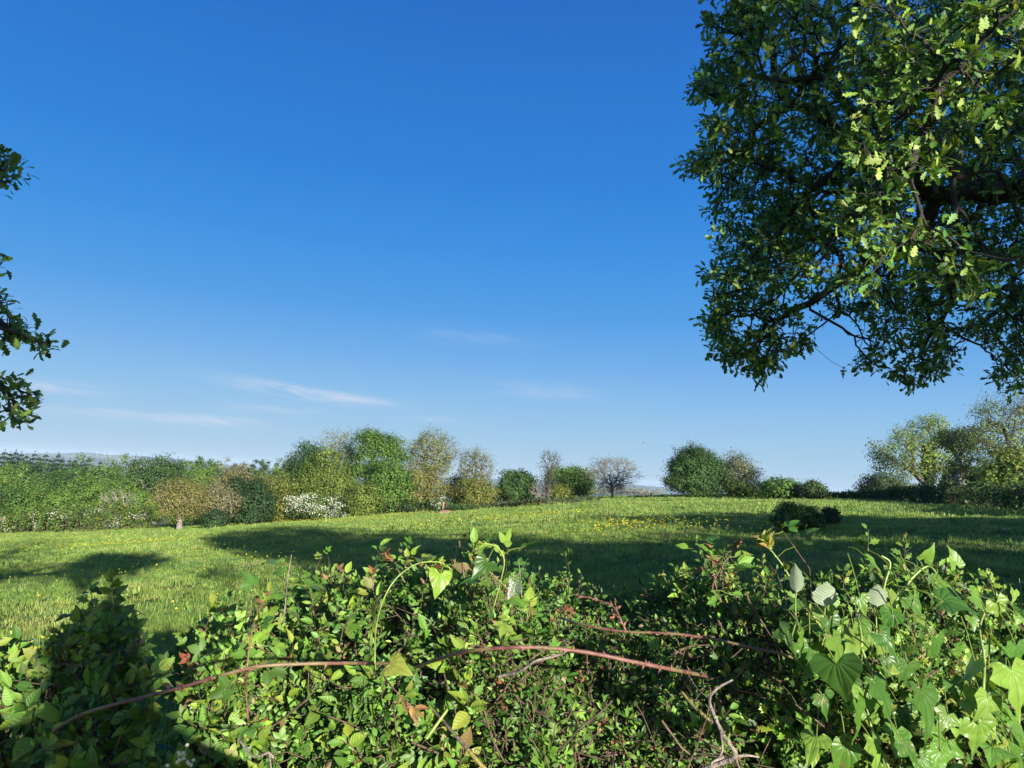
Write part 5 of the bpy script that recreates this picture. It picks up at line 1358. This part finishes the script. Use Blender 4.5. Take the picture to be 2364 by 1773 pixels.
def cane(name, label, cat, path, r0, r1, mat='red_cane', th=0, ln=.006, group='bramble canes', side=None, leafspec=None, tip=None, parts=()):
    P = pxpath(path) if len(path[0]) == 3 and not isinstance(path[0], np.ndarray) else path
    r0, r1, ln = r0 * .6, r1 * .6, ln * 1.3
    C_, R_, tb = tube_path(P, r0, r1, knob=.05)
    tbs = [tb]
    for sp_ in (side or []):
        c2, r2, tb2 = tube_path(pxpath(sp_[0]), sp_[1] * .6, sp_[1] * .3); tbs.append(tb2)
        if th: v, f = thorns(c2, r2, g, max(3, th // 6), ln * .7); tbs.append((v, f))
    if th: tbs.append(thorns(C_, R_, g, th, ln))
    t = thing(name, C_[0], label, cat, group)
    vs, fs, o = [], [], 0
    q4, q3 = [], []
    for v, f in tbs:
        (q4 if f.shape[1] == 4 else q3).append(f + o); vs.append(v); o += len(v)
    fl = [np.concatenate(q4)] + ([np.concatenate(q3)] if q3 else [])
    mk('stem', np.concatenate(vs), fl, M[mat], t, smooth_=False)
    if leafspec:
        n, tpl, size, cols, lm, dr = leafspec
        i = g.integers(2, len(C_) - 1, n); T = unit(C_[i] - C_[i - 1]); sd = unit(np.cross(T, g.normal(0, 1, (n, 3))))
        pet = g.uniform(.01, .05, n)[:, None]
        P0 = C_[i]; P1 = P0 + sd * pet
        PL = np.stack([P0, P0 + sd * pet * .4 + [0, 0, .004], P0 + sd * pet * .8, P1], 1)
        Vs_, Fs_ = tubes(PL, np.full((n, 4), .0009), 4)
        V, Fq, c_, U = leaves(tpl, P1, unit(sd + T * .3 + [0, 0, -dr]), unit(g.normal(0, .35, (n, 3)) + [.15, -.55, .7]), size * g.uniform(.6, 1.2, n), palette(n, cols, g=g))
        Fq = np.concatenate([Fq, Fs_ + len(V)]); V = np.concatenate([V, Vs_]); c_ = np.concatenate([c_, np.tile([[.2, .26, .05]], (len(Vs_), 1))]); U = np.concatenate([U, np.tile([[.1, .03]], (len(Vs_), 1))])
        mk('leaves', V, Fq, M[lm], t, col=c_, uv=U, smooth_=True)
    if tip:
        n, size, cols = tip
        m2 = n; i = np.clip((len(C_) - 1 - np.abs(g.normal(0, .18 * len(C_), m2))).astype(int), 1, len(C_) - 1)
        T = unit(C_[i] - C_[i - 1]); sd = unit(np.cross(T, g.normal(0, 1, (m2, 3))))
        V, Fq, c_, U = leaves(T_OVATE, C_[i], unit(T * .9 + sd), unit(g.normal(0, .5, (m2, 3)) + [0, -.6, .6]), size * g.uniform(.5, 1.2, m2), palette(m2, cols, g=g), widen=np.full(m2, .7))
        mk('young_leaves', V, Fq, M['ovate_leaf'], t, col=c_, uv=U, smooth_=True)
    return t


BR = LG + [(.08, .17, .03)]
cane('bramble_cane', 'long thorny red cane arching left across the gap out of the shade', 'bramble cane', [(120, 1690, 1.5), (202, 1645, 1.3), (400, 1592, 1.25), (560, 1546, 1.22), (640, 1535, 1.22), (790, 1531, 1.28), (900, 1532, 1.5)], .0045, .0048, th=70, ln=.006)
cane('bramble_cane', 'thickest bare red cane curving across the middle of the hedge', 'bramble cane', [(960, 1540, 1.5), (1062, 1507, 1.24), (1160, 1496, 1.18), (1250, 1495, 1.17), (1360, 1507, 1.17), (1467, 1529, 1.18), (1560, 1547, 1.24), (1640, 1563, 1.5)], .0046, .0055, th=80, ln=.006, side=[([(1355, 1510, 1.17), (1356, 1535, 1.16), (1358, 1553, 1.15)], .0012)])
cane('bramble_cane', 'red thorny cane running down to the right above the dead forked branch', 'bramble cane', [(1290, 1425, 1.5), (1350, 1443, 1.42), (1440, 1458, 1.38), (1540, 1462, 1.35), (1640, 1474, 1.32), (1740, 1496, 1.28), (1815, 1513, 1.27), (1850, 1530, 1.5)], .0038, .0036, th=70, ln=.005)
cane('bramble_cane', 'upright thin dark red cane standing right of the gap', 'bramble cane', [(577, 1700, 1.3), (568, 1600, 1.27), (570, 1545, 1.22), (582, 1457, 1.25), (600, 1400, 1.3), (625, 1362, 1.35)], .0028, .0014, th=60, ln=.005, tip=(14, .018, RED + LGY), leafspec=(10, T_BRAMBLE, .045, BR, 'bramble_leaf', .2))
cane('bramble_cane', 'short dark red cane leaning left above the hedge top beside the cobweb', 'bramble cane', [(1195, 1400, 1.5), (1178, 1367, 1.48), (1140, 1330, 1.48), (1115, 1305, 1.48), (1092, 1290, 1.48)], .003, .0015, th=26, ln=.005, tip=(12, .018, LGY + RED), leafspec=(7, T_ROSE, .06, LG, 'small_leaf', .1))
cane('bramble_cane', 'yellowish bramble shoot leaning up left above the climber leaves', 'bramble cane', [(1925, 1490, 1.5), (1890, 1440, 1.45), (1850, 1380, 1.42), (1810, 1310, 1.42), (1780, 1270, 1.42), (1765, 1245, 1.42)], .0032, .0016, mat='green_stem', th=24, ln=.005, tip=(16, .034, [(.30, .30, .05), (.26, .33, .06), (.36, .27, .08)]), leafspec=(6, T_BRAMBLE, .05, BR, 'bramble_leaf', .2))
cane('bramble_cane', 'red tipped upright shoot between the blackthorn and the climber', 'bramble cane', [(1640, 1400, 1.5), (1648, 1345, 1.5), (1672, 1300, 1.5), (1690, 1275, 1.5), (1696, 1256, 1.5)], .0022, .001, th=14, ln=.005, tip=(14, .016, RED), leafspec=(6, T_OVATE, .035, LG, 'ovate_leaf', 0))
cane('bramble_cane', 'red tipped shoot with small leaves left of the taller red tipped one', 'bramble cane', [(1665, 1390, 1.52), (1652, 1350, 1.52), (1645, 1300, 1.52), (1645, 1262, 1.52)], .0022, .001, th=10, ln=.004, tip=(16, .02, RED + LGY + LG), leafspec=(9, T_OVATE, .035, LG, 'ovate_leaf', 0))
cane('bramble_cane', 'thin red cane forking down from the hedge top right of centre', 'bramble cane', [(1325, 1372, 1.5), (1380, 1385, 1.48), (1415, 1400, 1.46), (1432, 1430, 1.44), (1446, 1460, 1.44)], .0022, .002, th=26, ln=.007, side=[([(1446, 1456, 1.44), (1425, 1410, 1.44), (1418, 1380, 1.44)], .0016)])
cane('bramble_cane', 'small red twig with pointed reddish leaves left of the yellow vine shoot', 'bramble cane', [(935, 1345, 1.5), (918, 1315, 1.5), (902, 1292, 1.5), (894, 1278, 1.5)], .0018, .0009, th=6, ln=.004, tip=(14, .015, RED))
cane('bramble_cane', 'tiny red shoot standing left of the pointed red twig', 'bramble cane', [(862, 1370, 1.5), (860, 1340, 1.5), (862, 1316, 1.5)], .0015, .0008, th=4, ln=.004, tip=(10, .014, RED))
cane('bramble_cane', 'shaded arching cane above the dark left end of the hedge', 'bramble cane', [(150, 1480, 1.6), (185, 1430, 1.6), (225, 1404, 1.6), (268, 1399, 1.6), (305, 1406, 1.6), (334, 1420, 1.6)], .0026, .0012, mat='twig', th=10, ln=.004, leafspec=(5, T_BRAMBLE, .035, LD, 'bramble_leaf', .4))
cane('bramble_cane', 'dark red cane with orange leaves hanging in front of the middle shrub', 'bramble cane', [(880, 1550, 1.3), (900, 1580, 1.24), (930, 1612, 1.22), (960, 1640, 1.22)], .0022, .0012, th=18, ln=.004, tip=(9, .022, [(.30, .15, .06), (.25, .18, .06)]))
cane('dead_stalk', 'straight pale stalk sticking up above the hedge right of the gap', 'stalk', [(655, 1440, 1.45), (660, 1380, 1.45), (665, 1330, 1.45), (673, 1281, 1.45)], .0028, .0014, mat='dead_wood', group=None, leafspec=(6, T_HEART2, .035, LG, 'bryony_leaf', .3))
cane('dead_stalk', 'thin grey spike standing beside the cobweb', 'stalk', [(1204, 1380, 1.5), (1202, 1340, 1.5), (1199, 1310, 1.5), (1197, 1293, 1.5)], .0016, .0008, mat='dead_wood', group=None)
cane('vine_shoot', 'yellow green vine shoot arching right over the hedge top left of centre', 'vine shoot', [(872, 1570, 1.32), (866, 1530, 1.28), (868, 1450, 1.34), (885, 1385, 1.4), (915, 1335, 1.42), (960, 1303, 1.42), (1005, 1297, 1.42), (1030, 1305, 1.42), (1044, 1318, 1.42)], .0022, .0018, mat='green_stem', group='vine shoots above the hedge', leafspec=(6, T_HEART2, .045, LGY, 'bryony_leaf', .4), tip=(16, .012, LGY))
cane('vine_shoot', 'taller yellow green vine shoot hooking left above the cobweb', 'vine shoot', [(1140, 1400, 1.5), (1156, 1340, 1.48), (1164, 1294, 1.46), (1150, 1265, 1.46), (1128, 1256, 1.46), (1102, 1254, 1.46)], .0022, .0022, mat='green_stem', group='vine shoots above the hedge', leafspec=(5, T_HEART2, .04, LG, 'bryony_leaf', .2), tip=(18, .012, LGY))
cane('cut_stick', 'stubby green cut stick low in the middle of the hedge', 'stick', [(985, 1705, 1.2), (1010, 1670, 1.2), (1033, 1638, 1.2)], .004, .0035, mat='green_stem', group=None)
cane('dead_branch', 'brown slanting branch with lichen low in the middle of the hedge', 'branch', [(1000, 1640, 1.26), (1040, 1685, 1.2), (1075, 1725, 1.17), (1110, 1765, 1.15), (1150, 1810, 1.15)], .004, .0055, mat='lichen', group=None)
cane('dead_branch', 'thin brown branch rising right in the twiggy centre of the hedge', 'branch', [(1290, 1735, 1.2), (1340, 1680, 1.19), (1380, 1650, 1.18), (1414, 1618, 1.18)], .0028, .0022, mat='twig', group=None, side=[([(1340, 1680, 1.19), (1330, 1650, 1.19), (1352, 1625, 1.2)], .0014)])
cane('dead_branch', 'peeling pale branch just below the thick red cane', 'branch', [(1150, 1562, 1.24), (1200, 1550, 1.21), (1235, 1527, 1.2), (1280, 1515, 1.2), (1330, 1500, 1.24)], .004, .003, mat='dead_wood', group=None)
cane('dead_branch', 'pale forked dead branch standing low right of centre', 'branch', [(1560, 1800, 1.15), (1655, 1765, 1.13), (1698, 1745, 1.12), (1672, 1700, 1.13), (1650, 1655, 1.15), (1638, 1615, 1.17), (1655, 1590, 1.2), (1690, 1570, 1.24)], .0062, .0028, mat='dead_wood', group=None,
     side=[([(1698, 1747, 1.12), (1725, 1744, 1.12), (1752, 1748, 1.12)], .0038), ([(1670, 1748, 1.12), (1645, 1760, 1.11), (1640, 1773, 1.11)], .0035), ([(1698, 1749, 1.12), (1705, 1770, 1.11), (1712, 1790, 1.11)], .0032), ([(1664, 1690, 1.13), (1668, 1730, 1.12), (1660, 1750, 1.12)], .003), ([(1690, 1730, 1.12), (1640, 1718, 1.15), (1600, 1700, 1.2)], .0012), ([(1638, 1615, 1.17), (1610, 1590, 1.2), (1590, 1560, 1.25)], .002)])
cane('dead_branch', 'short yellow lichened branch left of the pale forked one', 'branch', [(1575, 1600, 1.2), (1600, 1630, 1.17), (1625, 1652, 1.15), (1645, 1668, 1.14)], .0042, .0042, mat='lichen', group=None)
cane('dead_branch', 'curled reddish dead twig low at the left below the upright red cane', 'branch', [(555, 1712, 1.17), (575, 1735, 1.15), (590, 1748, 1.15), (620, 1738, 1.15), (632, 1750, 1.15)], .0032, .0022, mat='dead_wood', group=None, side=[([(622, 1740, 1.15), (625, 1765, 1.14), (630, 1790, 1.14)], .002)])
cane('bramble_cane', 'dark thorny stem crossing the shaded hollow left of the climber', 'bramble cane', [(1780, 1565, 1.35), (1830, 1620, 1.4), (1880, 1660, 1.45), (1930, 1700, 1.5)], .003, .0025, mat='twig', th=24, ln=.005)
cane('bramble_cane', 'thin straight reddish stem at the lower right of the blackthorn', 'bramble cane', [(1588, 1773, 1.13), (1620, 1690, 1.13), (1635, 1640, 1.14), (1640, 1590, 1.16)], .0014, .0012, mat='twig', th=0)

# bramble plants with big toothed leaves
for (a, b, n, lab) in ((440, 620, 16, 'bramble with fresh yellowish leaves at the bottom of the hedge below the gap'), (1780, 2100, 20, 'bramble with pale backed leaves on top of the hedge among the climber'), (2150, 2420, 26, 'bramble with yellow young leaves at the right edge of the hedge'), (150, 330, 12, 'bramble in the shaded left end of the hedge')):
    Pn = hpts(n, a, b, g, y0=1.2, y1=1.8, qmax=.35, top=.55, shoot=0 if a < 300 else .035) + [0, 0, -.02 if a < 300 else .02]
    shrub('bramble_plant', lab, 'bramble', a, b, n, g, 2, [dict(k=3, Ls=.10, tpl=T_BRAMBLE, size=.055, cols=LG + LGY, rnd=.45, droop=.1, tipc=[(.32, .30, .05), (.26, .30, .05)], tiprate=.3)], 'bramble_leaf', pts=Pn, group='brambles in the hedge')

# ------------------------------------------------------------------ glossy heart leaved climber at the right
g = np.random.default_rng(404)
t = thing('bryony_vine', [1.45, 1.7, 0], 'glossy heart shaped leaves of a climber spilling over the right end of the hedge', 'climber')
BIG = [(2005, 1318, 62, .9), (2134, 1309, 48, 2.6), (2207, 1325, 52, 3.3), (2165, 1371, 66, 1.2), (1849, 1487, 56, .2), (1869, 1527, 84, -.3), (1923, 1509, 88, .4), (1931, 1574, 105, .1), (2022, 1625, 120, .5), (2127, 1651, 130, .15), (1978, 1673, 105, .1),
       (2334, 1596, 120, .2), (2233, 1658, 100, .9), (2258, 1712, 100, .1), (2338, 1702, 95, .9), (1913, 1458, 62, .2), (2033, 1494, 76, .7), (2178, 1425, 90, 1.5), (2014, 1749, 95, .2), (1953, 1760, 85, -.3), (2084, 1745, 78, .8), (1900, 1632, 60, .3), (2095, 1560, 66, -.2), (2290, 1500, 78, .6), (2345, 1520, 70, 0), (2250, 1560, 80, -.4),
       (2300, 1420, 70, .4), (2245, 1400, 60, .9), (2110, 1380, 52, .1), (2060, 1330, 42, 1.6), (2340, 1770, 110, .5), (2170, 1770, 85, -.2), (1960, 1640, 58, 1.1), (1880, 1560, 50, -.8), (1440 + 400, 1455, 44, .8), (2160, 1500, 60, .2), (2060, 1440, 56, -.5), (1985, 1400, 48, .3), (2280, 1640, 70, -.5), (2355, 1450, 60, .8), (2040, 1560, 54, .9), (2200, 1600, 60, .3)]
P_, A_, N_, S_, Cc = [], [], [], [], []
for (x, y, s, an) in BIG:
    d_ = 1.16 + .30 * float(np.clip((1480 - y) / 150, 0, 1)) + g.uniform(-.03, .03)
    p = at(x, y - s * .4, d_); P_.append(p)
    A_.append(_r * math.sin(an) - _u * math.cos(an) + _f * g.uniform(-.5, .1)); N_.append(unit(np.array([.3, -.75, .65]) + g.normal(0, .33, 3))); S_.append(s * d_ / F * .84)
nb = len(P_)
n = 700
Q = hpts(n, 1770, 2720, g, y0=1.2, y1=1.9, qmax=.55, top=.4)
P_ += list(Q + [0, -.03, .03]); A_ += list(unit(g.normal(0, .5, (n, 3)) + [0, -.5, -.8])); N_ += list(unit(g.normal(0, .35, (n, 3)) + [.2, -.6, .6])); S_ += list(g.uniform(.022, .06, n))
P_, A_, N_, S_ = np.array(P_), unit(np.array(A_)), np.array(N_), np.array(S_)
col = np.minimum(palette(len(P_), LG, g=g, jit=.16, hj=.03), .33)
h1 = g.random(len(P_))
sets = []
for msk, tp_ in ((h1 < .45, T_LOBED), ((h1 >= .45) & (h1 < .75), T_HEART), (h1 >= .75, T_HEART2)):
    sets.append(leaves(tp_, P_[msk], A_[msk], N_[msk], S_[msk], col[msk], widen=g.uniform(.7, 1.12, int(msk.sum()))))
V, Fq, C_, U = cat_leaves(sets)
PL = []
for p, a in zip(P_, A_):
    b = p - a * g.uniform(.02, .05) + np.array([g.normal(0, .01), .035, g.uniform(-.01, .03)]); PL.append([b, b * .6 + p * .4 + [0, 0, .006], b * .25 + p * .75 + [0, 0, .004], p])
Vs_, Fs_ = tubes(np.array(PL), np.full((len(PL), 4), .0011), 4)
Fq = np.concatenate([Fq, Fs_ + len(V)]); V = np.concatenate([V, Vs_]); C_ = np.concatenate([C_, np.tile([[.2, .27, .06]], (len(Vs_), 1))]); U = np.concatenate([U, np.tile([[.1, .03]], (len(Vs_), 1))])
mk('foliage', V, Fq, M['bryony_leaf'], t, col=C_, uv=U, smooth_=True)
for path in ([(1980, 1560, 1.3), (1990, 1500, 1.22), (1984, 1440, 1.26), (1978, 1415, 1.35), (2000, 1370, 1.45)], [(2060, 1400, 1.45), (2110, 1330, 1.45), (2150, 1310, 1.45), (2185, 1380, 1.4), (2200, 1420, 1.38)], [(2030, 1400, 1.45), (2045, 1340, 1.45), (2055, 1300, 1.45), (2035, 1283, 1.45)], [(2270, 1600, 1.2), (2272, 1520, 1.24), (2262, 1450, 1.3), (2280, 1400, 1.36)], [(1990, 1500, 1.22), (2010, 1560, 1.2), (1995, 1620, 1.2), (2020, 1700, 1.2), (2060, 1790, 1.2)]):
    c_, r_, q_ = tube_path(pxpath(path), .0022, .0016, k=6); mk('stem', *q_, M['green_stem'], t)

# pale backed leaves standing up on the top
t = thing('bramble_shoot', at(1905, 1420, 1.42), 'three toothed leaves showing their white undersides above the climber', 'bramble shoot')
LL = [(1905, 1400, 56, 3.1), (2025, 1400, 50, 3.2), (1838, 1368, 66, 3.2)]
P_ = np.array([at(x, y, 1.38) for x, y, s, a in LL]); A_ = np.array([_u * 1.0 + _r * .05 + _f * .1 for l in LL])
V, Fq, C_, U = leaves(_bl, P_, A_, np.array([[.1, .9, -.1], [.3, .9, -.2], [.6, .8, 0]]), np.array([l[2] * 1.38 / F for l in LL]), np.tile([[.16, .24, .06]], (3, 1)), widen=np.array([1.5, 1.3, .75]))
mk('leaves', V, Fq, M['bramble_leaf'], t, col=C_, uv=U, smooth_=True)
PL = np.array([[p + [0, .02, -.08], p + [0.004, .01, -.05], p + [0, .004, -.02], p] for p in P_])
V, Fq = tubes(PL, np.full((3, 4), .0013), 5); mk('stalk_growth', V, Fq, M['green_stem'], t)

# cobweb: a torn cone of silk between the spike and the shoot
c0, c1_, c2_, c3_ = at(1176, 1330, 1.48), at(1203, 1332, 1.5), at(1200, 1372, 1.46), at(1170, 1385, 1.46)
uu, vv = np.meshgrid(np.linspace(0, 1, 12), np.linspace(0, 1, 14), indexing='ij')
pinch = (1 - np.sin(PI * vv) * .12)
W_ = ((1 - uu)[..., None] * ((1 - vv)[..., None] * c0 + vv[..., None] * c3_) + uu[..., None] * ((1 - vv)[..., None] * c1_ + vv[..., None] * c2_))
W_ = W_ + np.sin(PI * uu)[..., None] * np.array([0, .02, 0]) + (np.sin(PI * uu) * (1 - vv) * .012)[..., None] * np.array([0, 0, -1.0]) + g.normal(0, .0007, W_.shape)
idx = np.arange(168).reshape(12, 14)
Fq = np.stack([idx[:-1, :-1], idx[:-1, 1:], idx[1:, 1:], idx[1:, :-1]], -1).reshape(-1, 4)
mw, nw, out = newmat('spider silk')
df = N(nw, 'ShaderNodeBsdfDiffuse'); df.inputs[0].default_value = (.8, .8, .8, 1); tp_ = N(nw, 'ShaderNodeBsdfTransparent'); ms = N(nw, 'ShaderNodeMixShader')
geo = N(nw, 'ShaderNodeNewGeometry'); nzz = noise_n(nw, geo.outputs['Position'], 260, 3, .7)
nw.links.new(math_n(nw, 'MINIMUM', math_n(nw, 'MAXIMUM', math_n(nw, 'MULTIPLY', math_n(nw, 'SUBTRACT', nzz, .42), 3.2), .12), .75), ms.inputs[0])
nw.links.new(tp_.outputs[0], ms.inputs[1]); nw.links.new(df.outputs[0], ms.inputs[2]); nw.links.new(ms.outputs[0], out.inputs[0])
tag(mk('cobweb', W_.reshape(-1, 3), Fq, mw, smooth_=True), 'small white torn cobweb strung between twigs on top of the hedge', 'cobweb')

# tiny cream flower buds low at the left
t = thing('flower_cluster', at(420, 1755, 1.2), 'small cluster of cream buds low in the hedge below the gap', 'flower cluster')
cc = at(422, 1752, 1.14); q = cc + g.normal(0, .007, (16, 3)); V, Fq = tubes(np.stack([q, q + [0, 0, .0015], q + [0, 0, .004], q + [0, 0, .005]], 1), np.tile(np.array([.0008, .0028, .0026, .0006]), (16, 1)), 6)
mk('buds', V, Fq, simple_mat('cream bud', (.7, .68, .45), .6), t)
V, Fq = tubes(np.stack([np.tile(cc + [0, .03, -.05], (16, 1)), q * .5 + (cc + [0, .02, -.03]) * .5, q * .8 + cc * .2 - [0, 0, .003], q], 1), np.full((16, 4), .0006), 4)
mk('stalk_growth', V, Fq, M['green_stem'], t)
